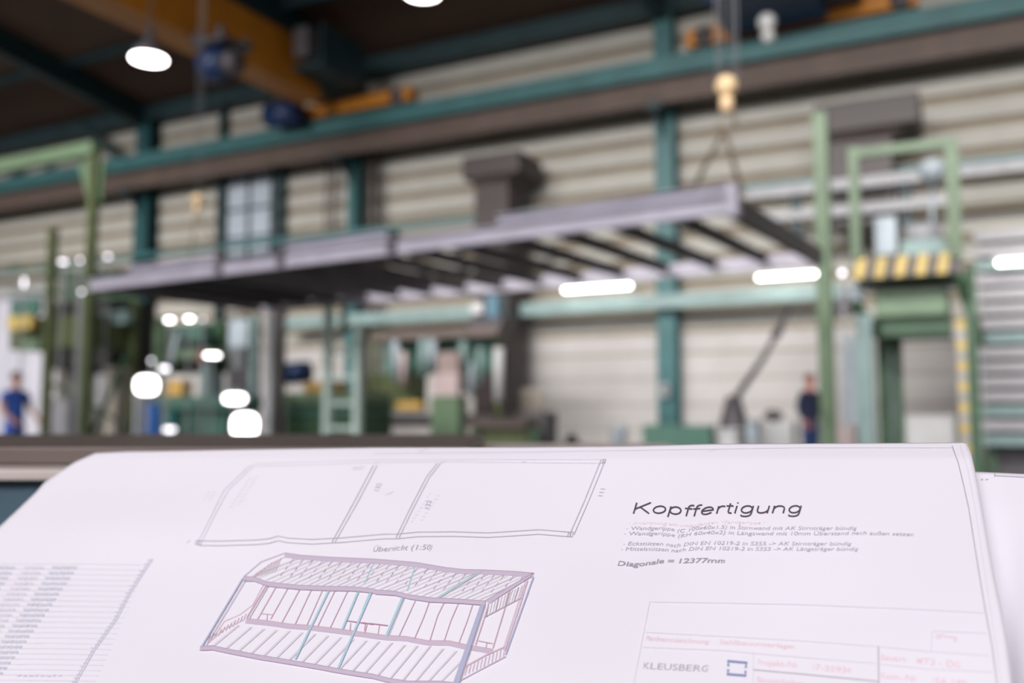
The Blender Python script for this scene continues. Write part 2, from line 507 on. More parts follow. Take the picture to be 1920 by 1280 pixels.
# girder soffit lines run square to the wall
gxa = onY(572, 214, 19.0).x; gxb = gxa + .6
ZG0 = RAILZ1 + 0.25
mb = MB(); mb.box(gxa, gxb, -5, 18.9, ZG0, ZG0 + 1.35)
build('bridge_girder', mb, M['orange'], t)
mb = MB(); mb.box(gxa - .12, gxb + .12, -5, 18.9, ZG0 - 0.06, ZG0)
build('bottom_flange', mb, M['orange'], t)
mb = MB(); mb.box(onY(520, 220, 19.7).x, onY(768, 200, 19.7).x, 19.75, 20.15, RAILZ1 + 0.12, RAILZ1 + 0.5)
ec = build('end_carriage', mb, M['orange'], t, bevel=0.03)
for px in (536, 745):
    x = onY(px, 205, 19.8).x
    mb = MB(); mb.tube([(x, 19.7, RAILZ1 + .285), (x, 20.2, RAILZ1 + .285)], 0.2, 16)
    build('wheel', mb, M['galv_dark'], ec, smooth=True)
mb = MB(); mb.tube([onY(505, 218, 19.2), onY(560, 212, 19.2)], 0.34, 14); build('drive_motor', mb, M['blue'], t, smooth=True)

mb = MB(); mb.box(gxa - .2, gxb + .2, 18.9, 20.1, ZG0 + .2, ZG0 + .9); build('girder_end', mb, M['teal_dark'], t, bevel=.03)
mb = MB(); mb.box(gxb + .14, gxb + 1.1, 17.6, 19.4, ZG0 + .3, ZG0 + .42)
mb.box(gxb + 1.04, gxb + 1.1, 17.6, 19.4, ZG0 + .42, ZG0 + 1.4)
build('service_walkway', mb, M['teal_dark'], t)
mb = MB(); mb.box(gxb + .5, gxb + .95, 17.2, 18.6, ZG0 + .45, ZG0 + 1.2); build('switch_box', mb, M['galv_dark'], t, bevel=.03)
def hoist(px0, py0, px1, py1, depth, lab, ropes=True):
    c = at((px0 + px1) / 2, (py0 + py1) / 2, depth)
    w = (px1 - px0) / FPX * depth; h = (py1 - py0) / FPX * depth
    t = thing('hoist_trolley', (c.x, c.y, c.z - h / 2), lab, 'hoist', 'blue hoist trolleys of the cranes')
    mb = MB(); mb.tube([c + Vector((-w * .45, 0, .05 * h)), c + Vector((w * .15, 0, .05 * h))], h * .42, 18)
    build('rope_drum', mb, M['blue'], t, smooth=True)
    mb = MB(); mb.box(gxb - .01, c.x + w * .1, c.y - .12, c.y + .12, c.z - .08, c.z + .3)
    build('side_arm', mb, M['galv_dark'], t)
    mb = MB(); mb.tube([c + Vector((w * .15, 0, 0)), c + Vector((w * .5, 0, 0))], h * .3, 16)
    build('hoist_motor', mb, M['galv_dark'], t, smooth=True)
    mb = MB(); mb.box(c.x - w * .5, c.x + w * .5, c.y - h * .5, c.y + h * .5, c.z + h * .4, c.z + h * .55)
    build('trolley_frame', mb, M['galv_dark'], t)
    fr_ = [o for o in t.children if o.name.startswith('trolley_frame')][0]
    for sx in (-.35, .35):
        for sy in (-.45, .45):
            mb = MB(); mb.tube([c + Vector((w * sx, h * (sy - .06), h * .66)), c + Vector((w * sx, h * (sy + .06), h * .66))], h * .12, 12)
            build('trolley_wheel', mb, M['galv_dark'], fr_, smooth=True)
_r = ray(415, 122); _hp = C0 + _r * ((gxb + .57) / _r.x)
hoist(375, 85, 455, 160, (_hp - C0).dot(FWD), 'blue hoist trolley hanging under the orange bridge crane at top left')

# second crane above the hoisted frame, top right
t = thing('end_carriage_crane', (onY(1500, 60, 19.7).x, 19.9, RAILZ1), 'orange end carriage of the second crane at top right on the runway', 'crane carriage')
mb = MB(); mb.box(onY(1285, 95, 19.7).x, onY(1722, 30, 19.7).x, 19.75, 20.15, RAILZ1 + 0.12, RAILZ1 + 0.52)
ec = build('end_carriage', mb, M['orange'], t, bevel=0.03)
for px in (1320, 1690):
    x = onY(px, 60, 19.8).x
    mb = MB(); mb.tube([(x, 19.7, RAILZ1 + .305), (x, 20.2, RAILZ1 + .305)], 0.22, 16)
    build('wheel', mb, M['galv_dark'], ec, smooth=True)
xa, xb = onY(1352, 40, 19.0).x, onY(1545, 40, 19.0).x
mb = MB(); mb.box(xa, xb, 17.6, 19.6, RAILZ1 + .1, RAILZ1 + 1.4); build('drive_housing', mb, M['blue'], t, bevel=0.05)
mb = MB(); mb.box(xb + .02, xb + .7, 17.8, 19.5, RAILZ1 + .3, RAILZ1 + 1.5); build('switch_box', mb, M['galv_dark'], t)
mb = MB(); mb.ball(onY(1438, 42, 17.4), 0.17); mb.ball(onY(1440, 68, 17.4), 0.13)
build('warning_beacon', mb, M['white'], t, smooth=True)
mb = MB(); mb.box(xa + .6, xa + 2.1, 17.45, 17.6, RAILZ1 + .2, RAILZ1 + .5); build('guard_plate', mb, M['orange'], t)

# ================================================================== HANGING STEEL FRAME
FH = CAMH + 1.80
NR = onZ(1376, 402, FH)
NLr = onZ(168, 546, FH)
dirx = (NLr - NR); LEN = dirx.length; dirx.normalize()
diry = Vector((-dirx.y, dirx.x, 0))
if diry.y < 0: diry = -diry
FRr = onZ(1513, 497, FH)
WID = (FRr - NR).dot(diry)
print('frame length', LEN, 'width', WID, 'skew', (FRr - NR).dot(dirx), 'NR', NR)
def fp(a, b, h=0.0):
    return NR + dirx * a + diry * b + Vector((0, 0, h))
BH = 0.17
fr = thing('floor_frame', fp(LEN / 2, WID / 2), 'large grey steel floor frame with many joists hanging from the crane', 'steel frame')
def fpart(name, mb, m=M['galv'], **k): return build(name, mb, m, fr, **k)
mb = MB(); mb.channel(fp(0, 0, BH / 2), fp(LEN, 0, BH / 2), 0.07, BH, 0.012, -1); fpart('long_beam', mb)
mb = MB(); mb.channel(fp(0, WID, BH / 2), fp(LEN, WID, BH / 2), 0.07, BH, 0.012, 1); fpart('long_beam', mb)
mb = MB(); mb.bar(fp(0.03, 0, BH / 2), fp(0.03, WID, BH / 2), 0.09, BH + 0.03); fpart('end_beam', mb, M['galv_dark'])
mb = MB(); mb.bar(fp(LEN - .03, 0, BH / 2), fp(LEN - .03, WID, BH / 2), 0.09, BH); fpart('end_beam', mb, M['galv_dark'])
NJ = 15
for i in range(1, NJ):
    a = LEN * i / NJ
    mb = MB(); mb.channel(fp(a, 0.07, BH / 2), fp(a, WID - .07, BH / 2), 0.05, BH - 0.03, 0.01, 1 if i % 2 else 1)
    fpart('joist', mb, M['galv_dark'])  # same steel as the beams; underside shade put into the darker colour
def along(px, py=480):                              # distance along the near beam of a pixel column
    r = ray(px, py); best, ba = 1e9, 0
    for k in range(2000):
        a = LEN * k / 1999; p = fp(a, 0, BH) - C0
        q = 960 + FPX * p.dot(RGT) / p.dot(FWD)
        if abs(q - px) < best: best, ba = abs(q - px), a
    return ba
for p0, p1 in ((932, 1380), (530, 728), (240, 414)):
    a, b = along(p1), along(p0)
    mb = MB(); mb.channel(fp(a, 0.035, BH + .068), fp(b, 0.035, BH + .068), 0.08, 0.10, 0.012, -1)
    fpart('top_rail', mb)
for px in (414, 530, 738, 1384):
    a = along(px)
    mb = MB(); mb.box(-.05, .05, -.06, .06, -.02, BH + .1)
    mb.v = [fp(a, 0) + dirx * p.x + diry * p.y + Vector((0, 0, p.z)) for p in mb.v]
    fpart('joint_plate', mb, M['galv_dark'] if px < 1300 else M['galv'])
for b in (WID * .33, WID * .66):
    mb = MB(); mb.bar(fp(LEN * .30, b, BH + .0), fp(LEN * .98, b, BH + .0), 0.06, 0.03); fpart('tie_strip', mb, M['galv_dark'])
mb = MB(); mb.box(0, LEN * .24, 0.1, WID - .1, BH + .005, BH + .02)
mb.v = [fp(LEN * .74, 0) + dirx * p.x + diry * p.y + Vector((0, 0, p.z)) for p in mb.v]
fpart('deck_sheet', mb, M['galv_dark'])

# hook block and slings that carry it
HK = at(1362, 162, 10.2)
t = thing('hook_block', (HK.x, HK.y, HK.z - .45), 'orange crane hook block hanging on ropes above the frame corner', 'hook block', 'crane hook blocks')
mb = MB(); mb.ball(HK, 0.125, 1, 1, 1, 20); build('sheave_housing', mb, M['hook'], t, smooth=True)
mb = MB(); mb.lathe(HK + Vector((0, 0, -.3)), [(0.05, 0), (0.075, .04), (0.08, .12), (0.05, .2)], 14); build('swivel', mb, M['hook'], t, smooth=True)
mb = MB()
mb.tube([HK + Vector((math.sin(u) * .09 + .0, 0, -.40 + math.cos(u) * .09)) for u in [i * .35 for i in range(14)]], 0.024, 8)
build('hook', mb, M['chain'], t, smooth=True)
topz = 9.7
mb = MB()
for dxp in (-17, -8, 12, 21):
    a = at(1362 + dxp, 150, 10.2)
    mb.tube([a, Vector((a.x, a.y, topz + .6))], 0.009, 6)
build('hoist_rope', mb, M['rope'], t)
for aL, bL, lab in ((0.02, 0.28, 'right sling chain from the hook to the near frame corner'), (along(1296), 0.02, 'left sling chain from the hook to the near frame edge')):
    mb = MB(); e = fp(aL, bL, BH + .1); s0 = HK + Vector((-.03 if bL else .03, 0, -.485))
    mb.tube([s0.lerp(e, k / 12) + Vector((0, 0, .0)) for k in range(13)], [0.022 + .004 * (k % 2) for k in range(13)], 8)
    tag(build('sling_chain', mb, M['chain']), lab, 'chain', 'sling chains under the right hook')
HL = onZ(370, 372, FH + 2.0)
HL = at(370, 372, 12.6)
t = thing('hook_block', (HL.x, HL.y, HL.z - .4), 'small orange hook block far left above the frame, in front of wall', 'hook block', 'crane hook blocks')
mb = MB(); mb.ball(HL, 0.075, 1.5, 1, .8, 16); build('sheave_housing', mb, M['hook'], t, smooth=True)
mb = MB(); mb.lathe(HL + Vector((0, 0, -.22)), [(0.03, 0), (0.05, .06), (0.03, .16)], 12); build('swivel', mb, M['hook'], t, smooth=True)
mb = MB(); 
for k in (-.04, .04): mb.tube([HL + Vector((k, 0, .05)), Vector((HL.x + k, HL.y, 10.5))], 0.006, 6)
build('hoist_rope', mb, M['rope'], t)
for px, lab in ((350, 'left sling chain under the small far hook'), (412, 'right sling chain under the small far hook')):
    mb = MB(); mb.tube([HL + Vector((-.03 if px < 370 else .03, 0, -.24)), fp(along(px), .05, BH + .1)], 0.012, 6)
    tag(build('sling_chain', mb, M['chain']), lab, 'chain', 'sling chains under the left hook')

# ================================================================== LAMPS
def tube_lamp(p0, p1, lab, y=19.9, reach=1.13):
    a, b = onY(p0[0], p0[1], y), onY(p1[0], p1[1], y)
    b.z = a.z = (a.z + b.z) / 2
    m = (a + b) / 2
    t = thing('tube_lamp', (m.x, m.y, m.z), lab, 'lamp', 'tube lamps along the wall')
    mb = MB(); mb.tube([a, b], 0.035, 12); build('lamp_tube', mb, M['lamp'], t, smooth=True)
    mb = MB(); mb.box(a.x - .05, b.x + .05, m.y - .06, m.y + .06, m.z + .04, m.z + .1); build('lamp_housing', mb, M['white'], t)
    for x in (a.x + .2, b.x - .2):
        mb = MB(); mb.box(x - .02, x + .02, m.y, m.y + reach, m.z + .07, m.z + .1)
        build('lamp_bracket', mb, M['grey'], t)
tube_lamp((1058, 544), (1182, 536), 'bright white tube lamp under the middle of the hanging frame')
tube_lamp((1421, 521), (1533, 513), 'bright white tube lamp just left of the tall green post')
tube_lamp((1870, 493), (1990, 485), 'bright white tube lamp at the right edge in front of pale profiles', 16.6, .38)

def high_bay(px, py, depth, r, lab):
    c = at(px, py, depth)
    t = thing('high_bay_lamp', c, lab, 'lamp', 'high bay lamps under the roof')
    mb = MB(); mb.lathe(c + Vector((0, 0, -.02)), [(r * .96, 0), (r * .96, .02)], 24); build('lens', mb, M['lamp_high'], t, smooth=False)
    mb = MB()
    mb.lathe(c + Vector((0, 0, .005)), [(r, 0), (r * .8, .18), (r * .3, .32), (r * .28, .6), (r * .1, .62)], 24); build('reflector', mb, M['galv_dark'], t, smooth=True)
    mb = MB(); mb.tube([c + Vector((0, 0, .6)), Vector((c.x, c.y, roofz(c.y)))], 0.02, 6); build('pendant_rod', mb, M['galv_dark'], t)
high_bay(279, 110, 19, 0.36, 'round white high bay lamp glowing under the roof at top left')
high_bay(792, -14, 17, 0.34, 'round white high bay lamp cut by the top edge of picture')

def glow_spot(px, py, w, h, y, m, lab, up=0):  # glowing disc with housing and pole, added for a bright spot
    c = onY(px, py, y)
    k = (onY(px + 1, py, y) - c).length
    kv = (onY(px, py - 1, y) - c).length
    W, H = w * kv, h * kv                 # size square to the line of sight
    t = thing('glow_spot', c, lab, 'work light', 'glowing spots around the machines')
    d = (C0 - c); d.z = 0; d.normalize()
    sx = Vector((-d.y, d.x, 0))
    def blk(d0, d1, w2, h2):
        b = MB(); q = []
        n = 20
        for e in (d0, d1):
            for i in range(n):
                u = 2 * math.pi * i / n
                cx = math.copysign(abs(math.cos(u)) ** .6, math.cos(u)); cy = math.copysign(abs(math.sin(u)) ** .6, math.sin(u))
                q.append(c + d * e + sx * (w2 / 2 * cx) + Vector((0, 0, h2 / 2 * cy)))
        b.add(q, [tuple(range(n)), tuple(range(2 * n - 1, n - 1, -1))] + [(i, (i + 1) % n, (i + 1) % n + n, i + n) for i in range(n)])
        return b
    build('lens', blk(0.005, 0.02, W, H), m, t)  # emissive face of the disc
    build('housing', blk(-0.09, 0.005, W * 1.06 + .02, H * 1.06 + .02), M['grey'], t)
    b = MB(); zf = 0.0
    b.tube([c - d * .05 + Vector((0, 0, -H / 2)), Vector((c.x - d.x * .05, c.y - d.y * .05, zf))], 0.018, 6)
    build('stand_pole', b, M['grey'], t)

# ================================================================== GREEN WORK PLATFORM, right
YP = 14.6
gp = thing('work_platform', (onY(1700, 700, YP).x, YP + .8, 0), 'pale green raised work platform with railing and yellow black hazard edge', 'work platform')
px_l, px_r = onY(1600, 500, YP).x, onY(1795, 495, YP).x
zt, zb = onY(1695, 479, YP).z, onY(1695, 517, YP).z
D = 1.9
mb = MB(); mb.box(px_l, px_r, YP + .02, YP + D, zb, zt - .02); build('deck', mb, M['green_deep'], gp)
mb = MB(); nst = 10
sk = 0.06
for i in range(nst):
    a, b = px_l + (px_r - px_l) * i / nst, px_l + (px_r - px_l) * (i + 1) / nst
    mb.hexa([(a, YP - .02, zb), (b, YP - .02, zb), (b, YP + .02, zb), (a, YP + .02, zb), (a + sk, YP - .02, zt), (b + sk, YP - .02, zt), (b + sk, YP + .02, zt), (a + sk, YP + .02, zt)], i % 2)
tag(build('hazard_edge', mb, [M['yellow'], M['galv_dark']], gp), 'yellow and black striped edge board')
def gpost(px, w, y0, y1, y, m, name='post'):
    mb = MB(); pxpost(mb, px, w, y0, y1, y); return build(name, mb, m, gp)
gpost(1603, 20, 278, 485, YP, M['mast'], 'railing_post')
gpost(1788, 26, 268, 485, YP, M['mast'], 'railing_post')
a, b = onY(1594, 290, YP), onY(1796, 274, YP); b.z = a.z
mb = MB(); mb.bar(a, b, 0.13, 0.13); build('top_rail', mb, M['mast'], gp)
mb = MB(); mb.bar(onY(1788, 400, YP) , onY(1788, 400, YP) + Vector((0, D, 0)), 0.08, 0.08); build('side_rail', mb, M['mast'], gp)
mb = MB(); q = onY(1788, 272, YP); mb.bar(q, q + Vector((0, D, 0)), 0.1, 0.1); build('side_rail', mb, M['mast'], gp)
gpost(1790, 22, 270, 485, YP + D, M['mast'], 'railing_post')
gpost(1623, 34, 590, 880, YP + .3, M['teal_pale'], 'leg')
gpost(1657, 24, 560, 880, YP + 1.6, M['green_deep'], 'leg')
gpost(1685, 18, 620, 880, YP + 1.7, M['green_deep'], 'leg')
gpost(1824, 22, 500, 890, YP + .4, M['green_deep'], 'leg')
mb = MB(); pxbox(mb, 1640, 542, 1778, 592, YP + .5, .15); build('under_beam', mb, M['green'], gp, bevel=0.02)
mb = MB(); pxbox(mb, 1650, 545, 1785, 628, YP + .66, 1.2); build('hydraulic_housing', mb, M['green_deep'], gp)
mb = MB(); mb.bar(onY(1800, 520, YP + .1), onY(1838, 640, YP + 1.0), 0.12, 0.18); build('brace', mb, M['green_deep'], gp)
mb = MB(); mb.bar(onY(1600, 570, YP + .3), onY(1668, 650, YP + 1.2), 0.1, 0.16); build('brace', mb, M['green_deep'], gp)
mb = MB(); x = onY(1805, 700, YP + .4).x
za, zc = onY(1805, 600, YP + .4).z, 0.0
nn = 16
for i in range(nn):
    h0, h1 = zc + (za - zc) * i / nn, zc + (za - zc) * (i + 1) / nn
    mb.box(x - .06, x + .06, YP + .36, YP + .44, h0, h1, i % 2)
tag(build('hazard_strip', mb, [M['grey'], M['yellow']], gp), 'yellow and grey striped guard strip')
mb = MB(); mb.tube([onY(1602, 575, YP + .5), onY(1602, 535, YP + .5)], 0.14, 14); build('cylinder', mb, M['grey_blue'], gp, smooth=True)

# machine on the platform (silver gear)
t = thing('winch_unit', (onY(1700, 470, YP + .9).x, YP + 1.0, zt), 'silver and blue winch unit standing on the green platform', 'winch')
mb = MB(); pxbox(mb, 1640, 405, 1685, 478, YP + .9, .5); build('cabinet', mb, M['grey_blue'], t, bevel=.02)
mb = MB(); mb.tube([onY(1700, 440, YP + 1.0), onY(1765, 436, YP + 1.0)], 0.18, 16); build('drum', mb, M['grey'], t, smooth=True)
mb = MB(); pxbox(mb, 1690, 448, 1775, 478, YP + .8, .4); build('base', mb, M['teal_pale'], t)
mb = MB(); mb.ball(onY(1748, 318, YP + 1.0), 0.18, 1.2, 1, 1); 
mb.tube([onY(1748, 330, YP + 1.0), onY(1748, 440, YP + 1.0)], 0.035); build('float_arm', mb, M['grey_blue'], t, smooth=True)

# tall single post left of platform
t = thing('green_mast', (onY(1548, 700, 14.2).x, 14.2, 0), 'tall pale green mast standing left of the work platform', 'mast')
mb = MB(); pxpost(mb, 1546, 32, 212, 895, 14.2); build('shaft', mb, M['mast'], t, bevel=.01)
xx = onY(1548, 800, 14.2).x
mb = MB(); mb.box(xx - .25, xx + .25, 14.0, 14.5, 0, .03); build('foot_plate', mb, M['green_deep'], t)
mb = MB(); pxbox(mb, 1565, 560, 1600, 588, 14.3, .3); build('bracket', mb, M['galv_dark'], t)

# blue-grey panels behind the legs
for x0, x1, lab in ((1578, 1612, 'left pale blue-grey sheet panel behind the platform legs'), (1652, 1688, 'right pale blue-grey sheet panel behind the platform legs')):
    mb = MB(); pxbox(mb, x0, 630, x1, 905, 17.0, .1)
    tag(build('sheet_panel', mb, M['grey_blue']), lab, 'panel', 'sheet panels behind the platform')

# rack with pale profiles at the right edge
YR = 17.0
rx0, rx1 = onY(1838, 600, YR).x, onY(2060, 600, YR).x
t = thing('profile_rack', (rx0 + .5, YR + .4, 0), 'dark green cantilever rack at right edge holding pale steel profiles', 'rack')
for x in (rx0 + .02, rx1 - .3):
    mb = MB(); mb.box(x, x + .14, YR + .32, YR + .5, 0, onY(1850, 425, YR).z); build('upright', mb, M['green_deep'], t)
mb = MB(); mb.box(rx0 + .02, rx1, YR + .5, YR + .54, 0, onY(1850, 440, YR).z); build('gap_backing', mb, M['galv_dark'], t)  # dark sheet added to deepen the gaps between the profiles
levels = []
py = 452.0
while py < 860:
    levels.append(py); py += 27.3
for i, py in enumerate(levels):
    zz = onY(1850, py, YR).z
    if zz < 0.05: continue
    for x in (rx0 + .05, rx1 - .25):
        mb = MB(); mb.box(x, x + .06, YR - .02, YR + .32, zz - .04, zz - .005); build('rack_arm', mb, M['galv_dark'], t)
    m = M['profile'] if i % 5 not in (2,) else M['teal_pale']
    if i >= len(levels) - 4 and i % 2 == 0: m = M['teal_pale']
    mb = MB(); 
    hgt = 0.165
    mb.prof((rx0 - .05, YR + .15, zz + hgt / 2), (rx1, YR + .15, zz + hgt / 2), [(-.15, -hgt / 2), (.15, -hgt / 2), (.15, hgt / 2), (.05, hgt / 2), (.05, hgt / 2 - .03), (-.05, hgt / 2 - .03), (-.05, hgt / 2), (-.15, hgt / 2)])
    ordn = ['topmost', 'second from top', 'third from top', 'fourth from top', 'fifth from top', 'sixth from top', 'seventh from top', 'eighth from top', 'ninth from top', 'tenth from top', 'eleventh from top', 'twelfth from top', 'thirteenth from top', 'fourteenth from top', 'fifteenth from top'][min(i, 14)]
    tag(build('steel_profile', mb, m), ('pale teal' if m is M['teal_pale'] else 'pale grey') + ' long steel profile in the right rack, ' + ordn, 'profile', 'steel profiles in the right rack')

# ================================================================== RIGHT MIDDLE GROUND
# diagonal welding boom with dark base
t = thing('boom_stand', (onY(1375, 800, 16).x, 16, 0), 'thin dark diagonal boom leaning up from a dark conical stand', 'boom stand')
c = onY(1376, 790, 16)
mb = MB(); mb.lathe((c.x, c.y, 0), [(0.34, 0), (0.32, .25), (0.24, c.z), (0.12, onY(1376, 742, 16).z)], 16); build('stand', mb, M['galv_dark'], t, smooth=True)
mb = MB(); mb.tube([onY(1380, 745, 16), onY(1432, 670, 16), onY(1484, 572, 16)], [0.06, 0.05, 0.035], 10); build('boom', mb, M['galv_dark'], t, smooth=True)
mb = MB(); mb.tube([onY(1452, 634, 16), onY(1466, 606, 16)], 0.075, 10); build('joint_sleeve', mb, M['galv_dark'], t, smooth=True)

def bin_(name, x0, y0, x1, y1, y, d, m, lab, cat, lid=None, group=None, bevel=.03):
    a = onY((x0 + x1) / 2, y1, y)
    t = thing(name, (a.x, y + d / 2, 0), lab, cat, group)
    mb = MB(); pxbox(mb, x0, y0, x1, 905, y, d); build('body', mb, m, t, bevel=bevel)
    mb = MB(); pxbox(mb, x0 - 1, y0 - 3, x1 + 1, y0 + 4, y - .01, d + .02); build('rim', mb, lid or m, t, bevel=.01)
    return t
bin_('white_sack', 1342, 806, 1398, 905, 13.0, .5, M['white'], 'white low sack at the foot of the diagonal boom', 'sack', bevel=.12)
bin_('white_bin', 1398, 790, 1428, 905, 14.0, .4, M['grey_blue'], 'pale blue-grey bin right of the boom stand', 'bin')
bin_('white_bin', 1430, 794, 1496, 905, 14.6, .5, M['white'], 'white bin with dark thing on top left of the worker', 'bin')
mb = MB(); mb.ball(onY(1450, 779, 14.9), .12, 1.3, 1, .8)
tag(build('dark_bundle', mb, M['galv_dark'], smooth=True), 'small dark bundle lying on the white bin', 'bundle')
bin_('white_crate', 1690, 782, 1792, 905, 16.5, .6, M['white'], 'wide white crate under the green platform', 'crate')
bin_('pale_carton', 1566, 800, 1610, 905, 16.1, .5, M['pink'], 'pale carton at the foot of the tall green mast', 'carton')
t = thing('bucket', (onY(1160, 830, 13).x, 13, 0), 'pale grey bucket standing before the plain wall', 'bucket')
c = onY(1160, 800, 13)
mb = MB(); mb.lathe((c.x, c.y, 0), [(0.1, 0), (0.12, c.z - .02), (.13, c.z)], 18); build('pail', mb, M['grey_blue'], t, smooth=True)
mb = MB(); mb.tube([Vector((c.x + .13 * math.cos(u), c.y, c.z + .1 * math.sin(u))) for u in [math.pi * k / 10 for k in range(11)]], .008, 6); build('handle', mb, M['grey'], t)
t = thing('bollard', (onY(1072, 830, 12).x, 12, 0), 'small black round-topped bollard before the plain wall', 'bollard')
c = onY(1072, 828, 12)
mb = MB(); mb.lathe((c.x, c.y, 0), [(0.1, 0), (0.1, c.z), (.09, c.z + .05), (.05, c.z + .1), (.01, c.z + .115)], 18); build('post', mb, M['black'], t, smooth=True)
mb = MB(); mb.lathe((c.x, c.y, 0), [(0.16, 0), (0.16, .03)], 18); build('foot', mb, M['black'], t)
bin_('low_bench', 1205, 800, 1345, 905, 17.5, .5, M['green_teal'], 'low green bench at the foot of the teal column', 'bench')
t = thing('switch_cabinet', (onY(1250, 740, 20.2).x, 20.2, 1), 'small grey switch box fixed on the teal column', 'switch box')
mb = MB(); pxbox(mb, 1238, 718, 1256, 744, 20.25, .14); build('box', mb, M['grey'], t)
mb = MB(); pxbox(mb, 1243, 724, 1250, 732, 20.22, .03); build('switch', mb, M['rust'], t)

# ================================================================== MIDDLE MACHINES
def simple(name, x0, y0, x1, y1, y, d, m, lab, cat, group=None, bevel=.02):
    mb = MB(); pxbox(mb, x0, y0, x1, y1, y, d)
    return tag(build(name, mb, m, bevel=bevel), lab, cat, group)

# milling machine at left middle
t = thing('milling_machine', (onY(390, 800, 12).x, 12.5, 0), 'large pale green milling machine with long bed left of the grey post', 'machine')
mb = MB(); pxbox(mb, 290, 742, 492, 768, 12.0, .7); build('table', mb, M['green_teal'], t, bevel=.02)
mb = MB(); pxbox(mb, 300, 768, 470, 905, 12.2, .6); build('bed', mb, M['green_teal'], t)
mb = MB(); pxpost(mb, 298, 22, 600, 745, 12.4); build('column', mb, M['green'], t)
mb = MB(); pxbox(mb, 296, 655, 420, 672, 12.5, .3); build('cross_beam', mb, M['green'], t)
mb = MB(); pxbox(mb, 335, 610, 400, 640, 12.6, .3); build('control_head', mb, M['green_teal'], t)
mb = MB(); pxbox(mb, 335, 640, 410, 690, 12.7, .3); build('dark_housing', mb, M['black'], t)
mb = MB(); pxbox(mb, 308, 606, 432, 700, 13.1, .2); build('back_panel', mb, M['green_deep'], t)
mb = MB(); mb.bar(onY(337, 620, 12.5), onY(322, 680, 12.5), .1, .1); build('slanted_strut', mb, M['grey_blue'], t)
mb = MB(); pxbox(mb, 372, 655, 384, 680, 12.4, .05); build('red_switch', mb, mat('red_switch', (170, 60, 64), .5, 0, 0), t)
mb = MB(); pxpost(mb, 386, 18, 680, 745, 12.4); build('spindle', mb, M['teal_pale'], t)
simple('workpiece', 305, 712, 362, 742, 12.2, .3, M['ochre'], 'ochre workpiece lying on the pale green machine table', 'workpiece')
t = thing('control_cabinet', (onY(450, 700, 13).x, 13, 0), 'grey and green control cabinet behind the machine left of grey post', 'cabinet')
mb = MB(); pxbox(mb, 425, 590, 488, 905, 13.0, .5); build('body', mb, mat('cabinet_grey', (118, 124, 124), .5, 0, .12, 3), t)
mb = MB(); pxbox(mb, 430, 600, 466, 650, 12.97, .04); build('screen', mb, M['grey_blue'], t)
mb = MB(); pxbox(mb, 432, 690, 470, 725, 12.97, .04); build('door_panel', mb, M['galv_dark'], t)
mb = MB(); pxpost(mb, 476, 16, 590, 760, 12.8); build('corner_post', mb, M['teal_pale'], t)
mb = MB(); pxpost(mb, 506, 26, 582, 905, 12.6)
tag(build('grey_post', mb, M['post_grey'], bevel=.01), 'plain light grey post left of the pale green ladder', 'post')
mb = MB(); pxpost(mb, 527, 16, 575, 905, 13.2)
tag(build('dark_post', mb, M['duct'], bevel=.01), 'dark brown post directly right of the light grey post', 'post')
# second machine
t = thing('planing_machine', (onY(630, 800, 13.5).x, 14, 0), 'long green planing machine bed behind the pale green ladder', 'machine')
mb = MB(); pxbox(mb, 525, 735, 735, 756, 13.5, .9); build('table', mb, M['green'], t, bevel=.02)
mb = MB(); pxbox(mb, 535, 756, 735, 905, 13.7, .9); build('bed', mb, M['green_deep'], t)
mb = MB(); pxbox(mb, 530, 768, 735, 776, 13.6, .9); build('guide', mb, M['green_teal'], t)
mb = MB(); mb.tube([onY(540, 700, 14.2), onY(575, 697, 14.2)], .22, 16); build('motor', mb, M['blue'], t, smooth=True)
mb = MB(); pxbox(mb, 570, 715, 650, 735, 13.8, .4); build('slide', mb, M['ochre'], t)
# ladder
t = thing('ladder', (onY(642, 800, 12).x, 12, 0), 'pale green upright ladder in front of the planing machine', 'ladder')
mb = MB(); pxpost(mb, 615, 20, 560, 905, 12.0); build('stile', mb, M['ladder'], t)
mb = MB(); pxpost(mb, 671, 20, 605, 905, 12.0); build('stile', mb, M['ladder'], t)
mb = MB(); pxpost(mb, 645, 13, 545, 620, 12.3); build('handhold', mb, M['green'], t)
for py in (660, 708, 756, 802, 850):
    a, b = onY(612, py, 12.0), onY(674, py, 12.0); b.z = a.z
    mb = MB(); mb.bar(a, b, .06, .07); build('rung', mb, M['ladder'], t)
